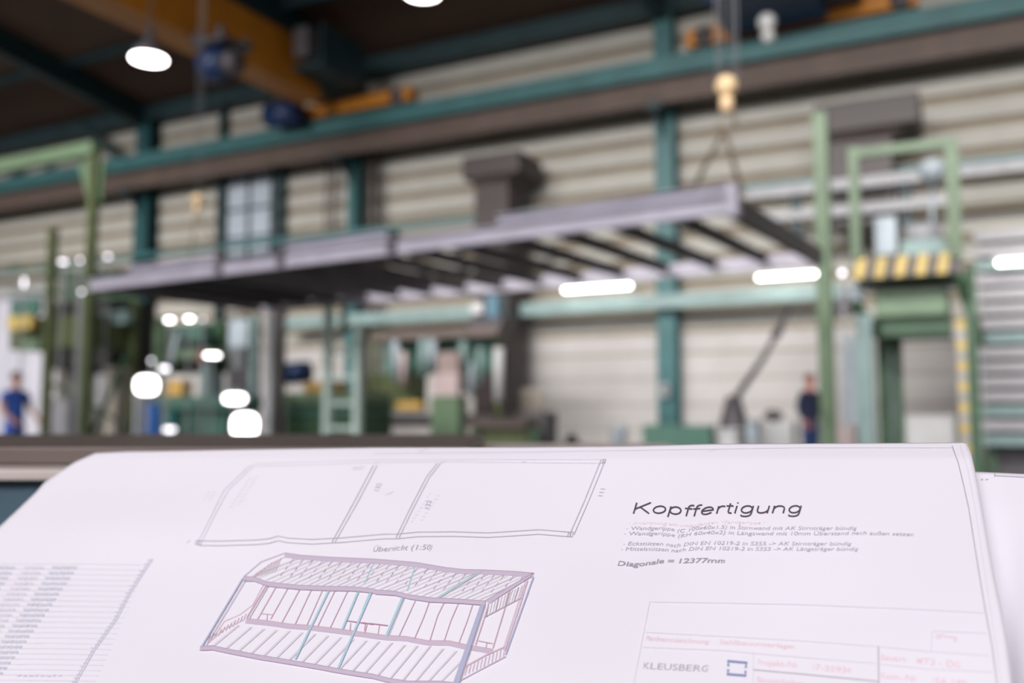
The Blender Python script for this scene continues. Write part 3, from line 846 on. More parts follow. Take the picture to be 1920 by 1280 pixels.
# tool and hose rack
t = thing('tool_rack', (onY(820, 780, 16).x, 16.3, 0), 'olive green rack hung with pale tubes and tools', 'rack')
mb = MB(); pxbox(mb, 696, 616, 946, 634, 15.85, .3); build('top_bar', mb, M['rust'], t)
mb = MB(); pxbox(mb, 690, 700, 800, 772, 16.3, .5); build('back_panel', mb, M['olive'], t)
mb = MB(); pxbox(mb, 720, 632, 935, 700, 16.45, .05); build('mesh_panel', mb, M['green_teal'], t)
mb = MB(); pxbox(mb, 720, 776, 950, 800, 15.9, .7); build('base_shelf', mb, M['galv_dark'], t)
for px in (703, 936):
    mb = MB(); pxpost(mb, px, 14, 618, 905, 16.3); build('upright', mb, M['olive'], t)
for px, w, y0, y1, m, lab in ((742, 16, 622, 712, 'grey_blue', 'pale tube hanging at the left of the tool rack'),
                         (757, 14, 660, 722, 'pink', 'pinkish short tube beside the leftmost pale tube'),
                         (795, 20, 632, 705, 'teal_pale', 'pale teal tube left of centre on the tool rack'),
                         (812, 15, 628, 690, 'grey_blue', 'pale tube in the centre of the tool rack'),
                         (869, 15, 640, 735, 'teal_pale', 'tall pale teal tube right of the pink card on the rack'),
                         (884, 12, 680, 745, 'grey_blue', 'short pale tube between the teal tube and the white one'),
                         (900, 12, 650, 720, 'teal_pale', 'thin pale teal tube left of the white tube'),
                         (935, 18, 652, 752, 'white', 'bright white tube at the right end of the tool rack')):
    a, b = onY(px, max(y0, 634), 15.95), onY(px, y1, 15.95)
    mb = MB(); mb.tube([a, b], w / 2 / FPX * 19, 12)
    tag(build('hanging_tube', mb, M[m], smooth=True), lab, 'tube', 'tubes hanging on the tool rack')
simple('parts_tray', 742, 752, 800, 768, 15.8, .25, M['ochre'], 'ochre tray on the low shelf of the tool rack', 'tray')
t = thing('small_cabinet', (onY(840, 780, 15.4).x, 15.6, 0), 'pale green cabinet with pink card front below the tubes', 'cabinet')
mb = MB(); pxbox(mb, 808, 742, 876, 905, 15.4, .35); build('body', mb, M['green'], t)
mb = MB(); pxbox(mb, 812, 700, 868, 742, 15.45, .2); build('card', mb, M['pink'], t)
mb = MB(); pxbox(mb, 820, 660, 866, 700, 15.5, .15); build('top_box', mb, mat('dusky_pink', (170, 150, 146), .7, 0, .1, 3), t)
# dark drive unit on a column
t = thing('drive_unit', (onY(915, 600, 17).x, 17.3, 0), 'dark drive unit with pale cap mounted high on a brown column', 'machine')
mb = MB(); pxpost(mb, 942, 34, 600, 905, 17.2); build('column', mb, M['duct'], t)
mb = MB(); pxbox(mb, 875, 592, 968, 628, 16.9, .7); build('gear_case', mb, M['galv_dark'], t, bevel=.03)
mb = MB(); pxbox(mb, 912, 552, 948, 600, 16.9, .4); build('motor', mb, mat('blue_grey_motor', (92, 130, 150), .5, 0, .1, 3), t, bevel=.03)
mb = MB(); pxbox(mb, 882, 566, 912, 588, 16.8, .2); build('cap', mb, M['white'], t, bevel=.03)
# pallets and low tables
t = thing('assembly_table', (onY(960, 800, 14.6).x, 15, 0), 'low green and brown assembly table right of the cabinet', 'table')
mb = MB(); pxbox(mb, 872, 783, 1008, 802, 14.6, .5); build('top', mb, M['rust'], t)
mb = MB(); pxbox(mb, 890, 802, 1002, 905, 14.8, .3); build('apron', mb, M['olive'], t)
for px in (892, 1004):
    mb = MB(); pxpost(mb, px, 18, 802, 905, 14.7); build('leg', mb, M['green_deep'], t)
mb = MB(); pxbox(mb, 1002, 772, 1045, 905, 15.6, .5); tag(build('dark_crate', mb, M['galv_dark'], bevel=.02), 'dark crate at the right end of the assembly table', 'crate')
mb = MB(); pxbox(mb, 972, 728, 1025, 768, 18.5, .3); tag(build('paper_sack', mb, mat('cream_sack', (226, 214, 200), .8, 0, .1, 3), bevel=.1), 'cream sack stacked against the wall right of the drive unit', 'sack')
mb = MB(); pxbox(mb, 968, 768, 1032, 905, 18.4, .5); tag(build('pallet_block', mb, M['plinth'], bevel=.04), 'pale block under the cream sack against the wall', 'block')

# barrels and bins at left
t = thing('blue_barrel', (onY(287, 780, 11.5).x, 11.5, 0), 'bright blue barrel beside the milling machine bed', 'barrel')
c = onY(287, 757, 11.5)
mb = MB(); mb.lathe((c.x, c.y, 0), [(0.12, 0), (0.135, .1), (.125, .3), (.135, .5), (.135, .85 * c.z), (.12, c.z)], 18); build('drum', mb, M['blue_bright'], t, smooth=True)
mb = MB(); mb.lathe((c.x, c.y, c.z), [(0.1, 0), (.1, .02)], 18); build('lid', mb, M['blue'], t)
t = thing('teal_barrel', (onY(320, 790, 11.6).x, 11.6, 0), 'small dark teal barrel right of the blue barrel', 'barrel')
c = onY(320, 772, 11.6)
mb = MB(); mb.lathe((c.x, c.y, 0), [(0.12, 0), (0.14, .1), (.14, .85 * c.z), (.12, c.z)], 18); build('drum', mb, mat('barrel_teal', (20, 110, 110), .5, 0, .1, 4), t, smooth=True)
mb = MB(); mb.lathe((c.x, c.y, c.z), [(0.1, 0), (.1, .02)], 18); build('lid', mb, M['green_deep'], t)
bin_('white_drum', 250, 742, 276, 905, 11.4, .25, M['white'], 'white upright container left of the blue barrel', 'container', bevel=.06)

# ================================================================== LEFT GREEN GANTRY
YG = 11.0
t = thing('gantry', (onY(160, 700, YG).x, YG + .5, 0), 'pale green gantry with overhanging arm and side platform at far left', 'gantry')
mb = MB(); pxpost(mb, 168, 24, 290, 905, YG); build('main_post', mb, M['olive'], t)
a, b = onY(-60, 284, YG), onY(180, 296, YG)
a.z = b.z = onY(120, 290, YG).z
mb = MB(); mb.bar(a, b, .2, .24); build('arm', mb, M['mast'], t)
mb = MB(); mb.hexa([onY(140, 300, YG) + Vector((0, .05, 0)), onY(160, 375, YG) + Vector((0, .05, 0)), onY(160, 375, YG) + Vector((0, .1, 0)), onY(140, 300, YG) + Vector((0, .1, 0)),
                    onY(190, 300, YG) + Vector((0, .05, 0)), onY(185, 375, YG) + Vector((0, .05, 0)), onY(185, 375, YG) + Vector((0, .1, 0)), onY(190, 300, YG) + Vector((0, .1, 0))]); build('gusset', mb, M['mast'], t)
mb = MB(); pxpost(mb, 92, 22, 430, 905, YG - .6); build('leg', mb, M['olive'], t)
mb = MB(); pxpost(mb, 250, 16, 560, 905, YG + 1.0); build('leg', mb, M['olive'], t)
mb = MB(); pxpost(mb, 160, 18, 500, 905, YG + .6); build('leg', mb, M['green_deep'], t)
mb = MB(); pxbox(mb, 20, 590, 250, 650, YG + .1, 1.0); build('platform_deck', mb, M['olive'], t)
mb = MB(); pxbox(mb, 14, 590, 72, 616, YG - .3, .15); tag(build('hazard_edge', mb, M['yellow'], t), 'yellow edge board')
mb = MB(); pxbox(mb, 36, 636, 90, 656, YG - .1, .2); build('green_edge', mb, M['green'], t)
mb = MB(); pxbox(mb, 20, 560, 80, 590, YG - .3, .06); build('guard_mesh', mb, M['green_teal'], t)
mb = MB(); mb.bar(onY(20, 500, YG + .2), onY(260, 520, YG + .2), .06, .06); build('guard_rail', mb, M['green_deep'], t)
mb = MB(); mb.bar(onY(20, 545, YG + .2), onY(260, 560, YG + .2), .06, .06); build('guard_rail', mb, M['green_deep'], t)
mb = MB(); mb.bar(onY(100, 720, YG), onY(240, 800, YG + .8), .06, .06); build('brace', mb, M['green_deep'], t)
mb = MB(); mb.bar(onY(240, 660, YG + .8), onY(170, 820, YG + .2), .07, .07); build('brace', mb, M['green_deep'], t)
mb = MB(); pxbox(mb, 190, 582, 248, 606, YG + .6, .15); tag(build('side_board', mb, M['teal_pale'], t), 'pale teal board')
t = thing('press_machine', (onY(190, 700, 13.6).x, 14.2, 0), 'dark bulky machine standing behind the left gantry', 'machine')  # dark body with dull grey and green parts
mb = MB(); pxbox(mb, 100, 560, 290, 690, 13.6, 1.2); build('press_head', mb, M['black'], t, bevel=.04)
mb = MB(); pxbox(mb, 105, 690, 285, 905, 14.0, .9); build('frame', mb, mat('press_grey', (92, 92, 84), .6, 0, .3, 3), t)
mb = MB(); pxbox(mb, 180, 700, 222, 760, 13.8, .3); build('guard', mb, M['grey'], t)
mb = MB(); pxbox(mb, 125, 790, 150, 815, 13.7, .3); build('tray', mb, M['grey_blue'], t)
mb = MB(); pxbox(mb, 110, 505, 250, 565, 14.0, .8); build('drive_housing', mb, mat('press_green', (66, 78, 66), .6, 0, .3, 3), t)
bin_('grey_crate', 96, 750, 150, 905, 11.4, .3, M['grey'], 'grey crate under the left gantry beside the olive leg', 'crate')
bin_('grey_crate', 196, 690, 246, 905, 13.2, .4, mat('beige_crate', (176, 170, 156), .6, 0, .2, 4), 'beige crate stack under the left gantry before the drum', 'crate')

# ---- glowing discs added at white bright spots around the machines
W = glow_spot
W(275, 722, 38, 32, 10.6, M['glow_soft'], 'large square white glowing spot at left, above the blue barrel')
W(284, 676, 5, 5, 10.7, M['glow_dim'], 'small round glowing spot topmost above the large left one')
W(308, 691, 16, 7, 10.7, M['glow_dim'], 'small oval glowing spot right above the large left one')
W(440, 747, 38, 16, 11.2, M['glow_soft'], 'wide white glowing spot on the machine table, above the round one')
W(459, 797, 44, 42, 11.1, M['glow_soft'], 'big round white glowing spot in front of the grey post')
W(318, 600, 14, 4, 11.3, M['lamp'], 'left one of two small oval glowing spots under the hanging frame')
W(355, 598, 13, 4, 11.3, M['lamp'], 'right one of two small oval glowing spots under the hanging frame')
W(380, 598, 4, 4, 11.3, M['glow_dim'], 'faint round glowing spot right of the two small oval ones')
W(398, 666, 26, 5, 11.2, M['lamp'], 'oval white glowing spot next to the red switch of the machine')
W(45, 530, 4, 16, 10.4, M['glow_dim'], 'upright oval glowing spot over the yellow gantry edge at far left')
W(153, 547, 5, 5, 10.6, M['glow_dim'], 'round glowing spot at the left tip of the hanging frame')
W(118, 491, 12, 5, 10.9, M['glow_dim'], 'left one of the pale glowing spots on top of the left gantry')
W(150, 488, 5, 5, 10.3, M['glow_dim'], 'pale round glowing spot on the gantry beside its main post')
W(202, 481, 8, 5, 11.4, M['glow_dim'], 'pale glowing spot right of the gantry main post')
W(318, 805, 20, 7, 9.6, M['glow_dim'], 'low dim glowing spot just over the brown steel plate, for a reflection')  # added disc standing in for a reflection on the plate
W(1579, 512, 8, 8, 13.7, M['glow_dim'], 'single round glowing spot between green mast and hazard edge')

# ================================================================== PEOPLE
def skin_mesh(name, verts, edges, root, mats, parent, sub=2):
    me = bpy.data.meshes.new(name)
    org = ORG[parent.name]
    me.from_pydata([tuple(Vector(v[0])) for v in verts], edges, [])
    o = bpy.data.objects.new(name, me)
    COL.objects.link(o)
    sk = o.modifiers.new('skin', 'SKIN'); sk.use_smooth_shade = True; sk.branch_smoothing = 0.6
    ss = o.modifiers.new('sub', 'SUBSURF'); ss.levels = sub; ss.render_levels = sub
    for i, v in enumerate(verts):
        r = v[1]
        me.skin_vertices[0].data[i].radius = r if isinstance(r, tuple) else (r, r)
        me.skin_vertices[0].data[i].use_root = (i == root)
    dg = bpy.context.evaluated_depsgraph_get()
    new = bpy.data.meshes.new_from_object(o.evaluated_get(dg))
    bpy.data.objects.remove(o)
    new.name = name
    for m in list(new.materials): pass
    new.materials.clear()
    return finish(name, new, mats, parent, None)

def person(px, feet_depth, height, yaw, arms, label, skin, hair, top, legs, short_sleeve=False):
    base = at(px, 775, feet_depth); base.z = 0
    t = thing('person', base, label, 'person')
    s = height / 1.78
    body_v, body_e = [], []
    def V(p, r):
        body_v.append(((p[0] * s, p[1] * s, p[2] * s), tuple(x * s for x in r) if isinstance(r, tuple) else r * s)); return len(body_v) - 1
    def E(a, b): body_e.append((a, b))
    # faces -Y in its own frame
    pel = V((0, 0, .95), (.145, .105)); wst = V((0, .0, 1.10), (.135, .10)); chs = V((0, .0, 1.30), (.165, .115)); upc = V((0, .01, 1.42), (.13, .09))
    nk = V((0, .005, 1.50), (.055, .058)); nk2 = V((0, -.01, 1.56), (.055, .06)); hd = V((0, -.02, 1.64), (.074, .092)); ht = V((0, -.01, 1.735), (.062, .075))
    for a, b in ((pel, wst), (wst, chs), (chs, upc), (upc, nk), (nk, nk2), (nk2, hd), (hd, ht)): E(a, b)
    joints = {}
    for sd in (-1, 1):
        hip = V((sd * .095, 0, .88), (.088, .092)); kn = V((sd * .105, -.01, .50), (.056, .06)); cf = V((sd * .108, .02, .36), (.05, .056)); an = V((sd * .11, .02, .09), (.036, .042)); toe = V((sd * .125, -.13, .035), (.04, .03))
        for a, b in ((pel, hip), (hip, kn), (kn, cf), (cf, an), (an, toe)): E(a, b)
        sh, el, wr = [Vector(q) for q in arms[sd]]
        s0 = V((sd * .17, .01, 1.42), .062); e0 = V(el, .042); f0 = V(el.lerp(wr, .35), .04); w0 = V(wr, (.028, .024))
        E(upc, s0); E(s0, e0); E(e0, f0); E(f0, w0)
        d = (wr - el).normalized()
        side = Vector((0, 1, 0)) - d * d.y
        side.normalize()
        pal = V(wr + d * .06, (.036, .018)); E(w0, pal)
        joints[sd] = (wr, el, d, side)
    body = skin_mesh('body', body_v, body_e, pel, skin, t)
    # fingers and thumbs: short chains rooted in the palm
    for sd in (-1, 1):
        wr, el, d, side = joints[sd]
        for k, (off, ln) in enumerate(((-.028, .070), (-.010, .080), (.009, .075), (.027, .058))):
            p0 = wr + d * .075 + side * off
            cl = Vector((-sd * .25, 0, 0))
            pts = [p0, p0 + d * ln * .5, p0 + (d + cl * .4).normalized() * ln * .85, p0 + (d + cl).normalized() * ln]
            mb = MB(); mb.tube([q * s for q in pts], [.0095 * s, .009 * s, .008 * s, .006 * s], 8)
            mb.v = [q + base for q in mb.v]
            o = build('finger', mb, skin, t, smooth=True)
        p0 = wr + d * .035 - side * .028
        mb = MB(); mb.tube([q * s + base for q in (p0, p0 + (d - side).normalized() * .03, p0 + (d * 1.4 - side * .8).normalized() * .062)], [.012 * s, .011 * s, .008 * s], 8)
        build('thumb', mb, skin, t, smooth=True)
    # clothing
    tv, te = [], []
    def T(p, r): tv.append(((p[0] * s, p[1] * s, p[2] * s), tuple(x * s for x in r) if isinstance(r, tuple) else r * s)); return len(tv) - 1
    a0 = T((0, 0, .86), (.175, .135)); a1 = T((0, 0, 1.08), (.165, .125)); a2 = T((0, 0, 1.30), (.188, .135)); a3 = T((0, .01, 1.43), (.14, .105)); a4 = T((0, .008, 1.50), (.075, .075))
    te += [(a0, a1), (a1, a2), (a2, a3), (a3, a4)]
    for sd in (-1, 1):
        sh, el, wr = [Vector(q) for q in arms[sd]]
        b0 = T((sd * .175, .01, 1.42), .08)
        te.append((a3, b0))
        if short_sleeve:
            b1 = T(Vector((sd * .175, .01, 1.42)).lerp(el, .62), .07); te.append((b0, b1))
        else:
            b1 = T(el, .06); b2 = T(el.lerp(wr, .9), .046); te += [(b0, b1), (b1, b2)]
    skin_mesh('shirt' if short_sleeve else 'jacket', tv, te, a1, top, t)
    tv, te = [], []
    a0 = T((0, 0, 1.02), (.158, .118)); a1 = T((0, 0, .93), (.165, .125)); te.append((a0, a1))
    for sd in (-1, 1):
        h = T((sd * .095, 0, .86), (.105, .108)); k = T((sd * .106, 0, .50), (.075, .08)); f = T((sd * .11, .02, .08), (.062, .07)); te += [(a1, h), (h, k), (k, f)]
    skin_mesh('trousers', tv, te, a1, legs, t)
    for sd in (-1, 1):
        mb = MB()
        mb.tube([Vector(q) * s + base for q in ((sd * .112, .075, .045), (sd * .113, .02, .05), (sd * .12, -.07, .04), (sd * .127, -.165, .03))], [.04 * s, .048 * s, .044 * s, .028 * s], 12)
        build('shoe', mb, M['shoe'], t, smooth=True)
    # face and hair
    hc = Vector((0, -.015, 1.66)) * s + base
    mb = MB(); mb.ball(hc + Vector((0, .018, .028)) * s, .098 * s, .86, .98, 1.0, 16)
    mb.f = [f for f in mb.f if sum((mb.v[i] - hc).z for i in f) / len(f) > -.01 * s and not (sum((mb.v[i] - hc).y for i in f) / len(f) < -.045 * s and sum((mb.v[i] - hc).z for i in f) / len(f) < .065 * s)]
    mb.mi = [0] * len(mb.f)
    build('hair', mb, hair, t, smooth=True)
    mb = MB(); mb.tube([hc + Vector(q) * s for q in ((0, -.085, .025), (0, -.10, -.005), (0, -.112, -.028), (0, -.092, -.036))], [.008 * s, .011 * s, .015 * s, .009 * s], 8); build('nose', mb, skin, t, smooth=True)
    for sd in (-1, 1):
        mb = MB(); mb.ball(hc + Vector((sd * .078, .012, -.005)) * s, .03 * s, .35, .7, 1, 10); build('ear', mb, skin, t, smooth=True)
        mb = MB(); mb.ball(hc + Vector((sd * .03, -.083, .012)) * s, .012 * s, 1.2, .6, .8, 10); build('eye', mb, M['shoe'], t, smooth=True)
    mb = MB(); mb.tube([hc + Vector(q) * s for q in ((-.024, -.084, -.058), (0, -.092, -.06), (.024, -.084, -.058))], .006 * s, 6); build('mouth', mb, M['skin_red'], t, smooth=True)
    t.rotation_euler.z = yaw
    return t

person(1519, 15.6, 1.74, math.radians(60), {-1: ((0, 0, 0), (-.25, .03, 1.16), (-.24, -.10, .93)), 1: ((0, 0, 0), (.25, .03, 1.16), (.24, -.10, .93))},
       'standing worker in dark navy jacket and blue trousers beside the green mast', M['skin_red'], M['hair_grey'], M['cloth_navy'], M['cloth_denim'])
person(28, 14.2, 1.71, math.radians(95), {-1: ((0, 0, 0), (-.26, -.02, 1.15), (-.22, -.2, 1.0)), 1: ((0, 0, 0), (.25, -.06, 1.15), (.2, -.26, 1.02))},
       'worker in royal blue work clothes with bare forearms at the far left', M['skin'], M['hair_brown'], M['cloth_blue'], M['cloth_blue'], True)

# ================================================================== FOREGROUND: BENCH AND PLATE
def slab(pxs, mb, mi=0):
    """top outline of (px, py) points at a level, extruded down"""
ztop = CAMH - 0.0327
FL = Vector((FWD.x, FWD.y, 0)).normalized()
def lvl(lat, fwd, z):              # lateral / forward metres in the camera's level frame
    p = RGT * lat + FL * fwd
    return Vector((p.x, p.y, z))
def lbox(mb, l0, l1, f0, f1, z0, z1, mi=0):
    return mb.hexa([lvl(l0, f0, z0), lvl(l1, f0, z0), lvl(l1, f1, z0), lvl(l0, f1, z0), lvl(l0, f0, z1), lvl(l1, f0, z1), lvl(l1, f1, z1), lvl(l0, f1, z1)], mi)
BT = CAMH - 0.0525
mb = MB(); lbox(mb, -1.6, -0.045, 0.93, 1.49, BT + .0005, CAMH - 0.0335)
tag(build('steel_plate', mb, M['rust'], bevel=.003), 'thick brown-grey steel plate lying on the bench behind the plans', 'steel plate')
wb = thing('workbench', lvl(-.4, 1.2, 0), 'blue-grey steel workbench with worn pale top under the brown plate', 'workbench')
mb = MB(); lbox(mb, -1.5, .25, .885, 1.6, 0.0, BT - .0115); build('cabinet', mb, M['bench'], wb, bevel=.004)
mb = MB(); lbox(mb, -1.52, .27, .87, 1.62, BT - .0115, BT); build('bench_top', mb, M['worn'], wb, bevel=.003)

# ================================================================== FOREGROUND: THE PLANS
def invz(px, py):
    return 1.556 + 0.72 * (px - 960) / FPX + 1.85 * (py - 840) / FPX
def lump(px, py):
    u, v = px / 1920.0, (py - 830) / 450.0
    d = 0.0030 * math.sin(5.2 * u + 1.3 * v + .4) + 0.0019 * math.sin(13 * u - 3.1 * v + 1.0) + 0.0009 * math.sin(21 * u + 5.0 * v)
    d += 0.0040 * math.exp(-(((px - 250 - .8 * (1000 - py)) / 90.0) ** 2)) * (1 if py > 840 else .6)
    d -= 0.0045 * math.exp(-(((py - 985 + .03 * (px - 300)) / 60.0) ** 2)) * math.exp(-(((px - 260) / 240.0) ** 2))
    d += 0.0014 * math.exp(-(((px - 1240) / 35.0) ** 2 + ((py - 1000) / 70.0) ** 2))
    d -= 0.0012 * math.exp(-(((px - 1290) / 40.0) ** 2 + ((py - 985) / 70.0) ** 2))
    d += 0.03 * max(0.0, (px - 1780 - .18 * (py - 830)) / 400.0) ** 1.5
    d += 0.00012 * max(0.0, 858 - py) ** 1.0
    return d * 1.0
def S(px, py, lift=0.0):
    z = 1.0 / invz(px, py) + lump(px, py)
    return at(px, py, z * (1 - lift))

top_pts = [(178, 849), (240, 846), (300, 845.5), (480, 842), (700, 838.5), (960, 838), (1180, 836), (1330, 832), (1500, 831), (1700, 830), (1812, 829)]
left_pts = [(829, 215), (849, 178), (856, 163), (866, 140), (880, 118), (896, 95), (905, 82), (920, 70), (945, 44), (975, 12), (990, -4), (1040, -60), (1120, -150), (1280, -330), (1430, -480)]
right_pts = [(829, 1812), (850, 1821), (905, 1833), (960, 1843), (1010, 1852), (1080, 1865), (1150, 1880), (1200, 1889), (1290, 1900), (1430, 1912)]
def lerp_tab(tab, x):
    if x <= tab[0][0]: return tab[0][1]
    for (a, va), (b, vb) in zip(tab, tab[1:]):
        if x <= b: return va + (vb - va) * (x - a) / (b - a)
    return tab[-1][1]

def sheet_mesh(name, topt, leftt, rightt, ybot, fn, nu, nv, parent, m, thick=0.0004):
    vs, fs = [], []
    y_ref = topt[-1][1]
    for j in range(nv + 1):
        v = j / nv
        for i in range(nu + 1):
            u = i / nu
            xt = topt[0][0] + (topt[-1][0] - topt[0][0]) * u
            yt = lerp_tab(topt, xt)
            y = yt + (ybot - yt) * v ** 1.15
            if v == 0: x = xt
            else: x = lerp_tab(leftt, y) * (1 - u) + lerp_tab(rightt, y) * u
            vs.append(fn(x, y))
    for j in range(nv):
        for i in range(nu):
            a = j * (nu + 1) + i
            fs.append((a, a + nu + 1, a + nu + 2, a + 1))
    org = ORG[parent.name]
    me = bpy.data.meshes.new(name)
    me.from_pydata([tuple(p - org) for p in vs], [], fs)
    me.polygons.foreach_set('use_smooth', [True] * len(me.polygons))
    o = finish(name, me, m, parent, None)
    so = o.modifiers.new('solidify', 'SOLIDIFY'); so.thickness = thick; so.offset = -1
    return o

# tilted drawing board that carries the plans (its legs stand on the floor below the picture)
def plane_pt(px, py, back):
    return at(px, py, 1.0 / invz(px, py)) + BN * back
pA, pB, pC = at(300, 900, 1 / invz(300, 900)), at(1500, 900, 1 / invz(1500, 900)), at(900, 1280, 1 / invz(900, 1280))
BN = (pB - pA).cross(pC - pA).normalized()
if BN.dot(FWD) < 0: BN = -BN                     # points away from the viewer, into the board
bd = thing('drawing_board', Vector((at(900, 1100, .55).x, at(900, 1100, .55).y, 0)), 'grey tilted drawing board under the plan sheets', 'board')
mb = MB()
q0 = [plane_pt(*p, .034) for p in ((-330, 1500), (1880, 1500), (1800, 905), (330, 905))]
q1 = [plane_pt(*p, .050) for p in ((-330, 1500), (1880, 1500), (1800, 905), (330, 905))]
mb.hexa(q1 + q0); build('board', mb, M['bench'], bd)
for k in range(4):
    mb = MB(); p = (q1[k] * .8 + (q1[0] + q1[1] + q1[2] + q1[3]) * .05)
    mb.tube([p + BN * .004, Vector((p.x, p.y, 0))], .014, 10); build('leg', mb, M['galv_dark'], bd)

pl = thing('plan_sheet', at(900, 1150, .52), 'large white construction plan sheet with heading and frame drawing, on top', 'plan sheet')
pl2 = thing('plan_sheet', at(1900, 1100, .5), 'white plan sheet lying beneath, peeking out at the right edge', 'plan sheet')
sheet_mesh('paper', top_pts, left_pts, right_pts, 1430, S, 220, 110, pl, M['paper'])

top2 = [(1640, 878), (1828, 884), (1920, 888), (2060, 893)]
left2 = [(870, 1640), (1430, 1700)]
right2 = [(870, 2060), (1430, 2120)]
def S2(px, py, lift=0.0):
    z = 1.0 / invz(px, py) + 0.009 + .004 * math.sin(px / 90.0) + 0.010 * math.exp(-((px - 1880) / 40.0) ** 2) * max(0, (py - 950) / 330)
    return at(px, py, z * (1 - lift))
sheet_mesh('paper', top2, left2, right2, 1430, S2, 60, 60, pl2, M['paper'])

# ---- printing
class Ink:
    def __init__(s): s.v, s.f, s.mi, s.mats = [], [], [], []
    def m(s, key):
        if key not in s.mats: s.mats.append(key)
        return s.mats.index(key)
    def line(s, pts, w, key, fn=S, lift=0.0009, step=12.0):
        P = [Vector((p[0], p[1])) for p in pts]
        Q = [P[0]]
        for a, b in zip(P, P[1:]):
            n = max(1, int((b - a).length / step))
            Q += [a.lerp(b, k / n) for k in range(1, n + 1)]
        o = len(s.v); mi = s.m(key)
        for i, p in enumerate(Q):
            d = Q[min(i + 1, len(Q) - 1)] - Q[max(i - 1, 0)]
            d = d.normalized() if d.length > 1e-9 else Vector((1, 0))
            nrm = Vector((-d.y, d.x)) * w / 2
            for sg in (1, -1):
                q = p + nrm * sg
                s.v.append(fn(q.x, q.y, lift))
        for i in range(len(Q) - 1):
            s.f.append((o + 2 * i, o + 2 * i + 1, o + 2 * i + 3, o + 2 * i + 2)); s.mi.append(mi)
        return s
    def poly(s, pts, key, fn=S, lift=0.0007):
        o = len(s.v); mi = s.m(key)
        s.v += [fn(p[0], p[1], lift) for p in pts]
        s.f.append(tuple(range(o, o + len(pts)))); s.mi.append(mi)
        return s
    def band(s, upper, lower, key, lift=0.0006, n=40):
        """a filled strip between two polylines"""
        def samp(L, t):
            seg = [math.dist(a, b) for a, b in zip(L, L[1:])]; tot = sum(seg); d = t * tot
            for (a, b), g in zip(zip(L, L[1:]), seg):
                if d <= g or (a, b) == (L[-2], L[-1]):
                    k = min(1, d / g if g else 0); return (a[0] + (b[0] - a[0]) * k, a[1] + (b[1] - a[1]) * k)
                d -= g
        o = len(s.v); mi = s.m(key)
        for i in range(n + 1):
            for L in (upper, lower):
                q = samp(L, i / n); s.v.append(S(q[0], q[1], lift))
        for i in range(n):
            s.f.append((o + 2 * i, o + 2 * i + 1, o + 2 * i + 3, o + 2 * i + 2)); s.mi.append(mi)
        return s
    def text(s, txt, base, cap, slant, key, width=None, bold=0.0, up=(0, -1), lift=0.0009):
        """letters set along a baseline polyline of (px, py); cap = capital height in pixels"""
        cu = bpy.data.curves.new('letters', 'FONT')
        cu.body = txt; cu.size = 1.0; cu.resolution_u = 3; cu.offset = bold
        ob = bpy.data.objects.new('letters', cu); COL.objects.link(ob)
        dg = bpy.context.evaluated_depsgraph_get(); dg.update()
        me = bpy.data.meshes.new_from_object(ob.evaluated_get(dg))
        bm = bmesh.new(); bm.from_mesh(me)
        bmesh.ops.triangulate(bm, faces=bm.faces)
        bm.verts.ensure_lookup_table()
        xs = [v.co.x for v in bm.verts]
        x0, x1 = min(xs), max(xs)
        L = base
        seg = [math.dist(a, b) for a, b in zip(L, L[1:])]; tot = sum(seg)
        kx = tot / (x1 - x0); ky = cap / 0.70
        o = len(s.v); mi = s.m(key)
        n = len(L)
        def cr(i, k):                                   # smooth through the baseline points
            p = [Vector(L[max(0, min(n - 1, i + j))]) for j in (-1, 0, 1, 2)]
            return 0.5 * ((2 * p[1]) + (p[2] - p[0]) * k + (2 * p[0] - 5 * p[1] + 4 * p[2] - p[3]) * k * k + (3 * p[1] - p[0] - 3 * p[2] + p[3]) * k ** 3)
        for v in bm.verts:
            d = (v.co.x - x0) * kx
            i = 0
            while i < len(seg) - 1 and d > seg[i]: d -= seg[i]; i += 1
            q = cr(i, min(1.0, d / seg[i]))
            h = v.co.y * ky
            s.v.append(S(q.x + slant * h, q.y - h, lift))
        for f in bm.faces:
            s.f.append(tuple(o + v.index for v in f.verts)); s.mi.append(mi)
        bm.free(); bpy.data.meshes.remove(me); bpy.data.objects.remove(ob); bpy.data.curves.remove(cu)
        return s
    def build(s, name, parent, label=None):
        org = ORG[parent.name]
        me = bpy.data.meshes.new(name)
        me.from_pydata([tuple(p - org) for p in s.v], [], s.f)
        me.polygons.foreach_set('material_index', s.mi)
        o = finish(name, me, [M[k] for k in s.mats], parent, None)
        if label: o['label'] = label
        return o

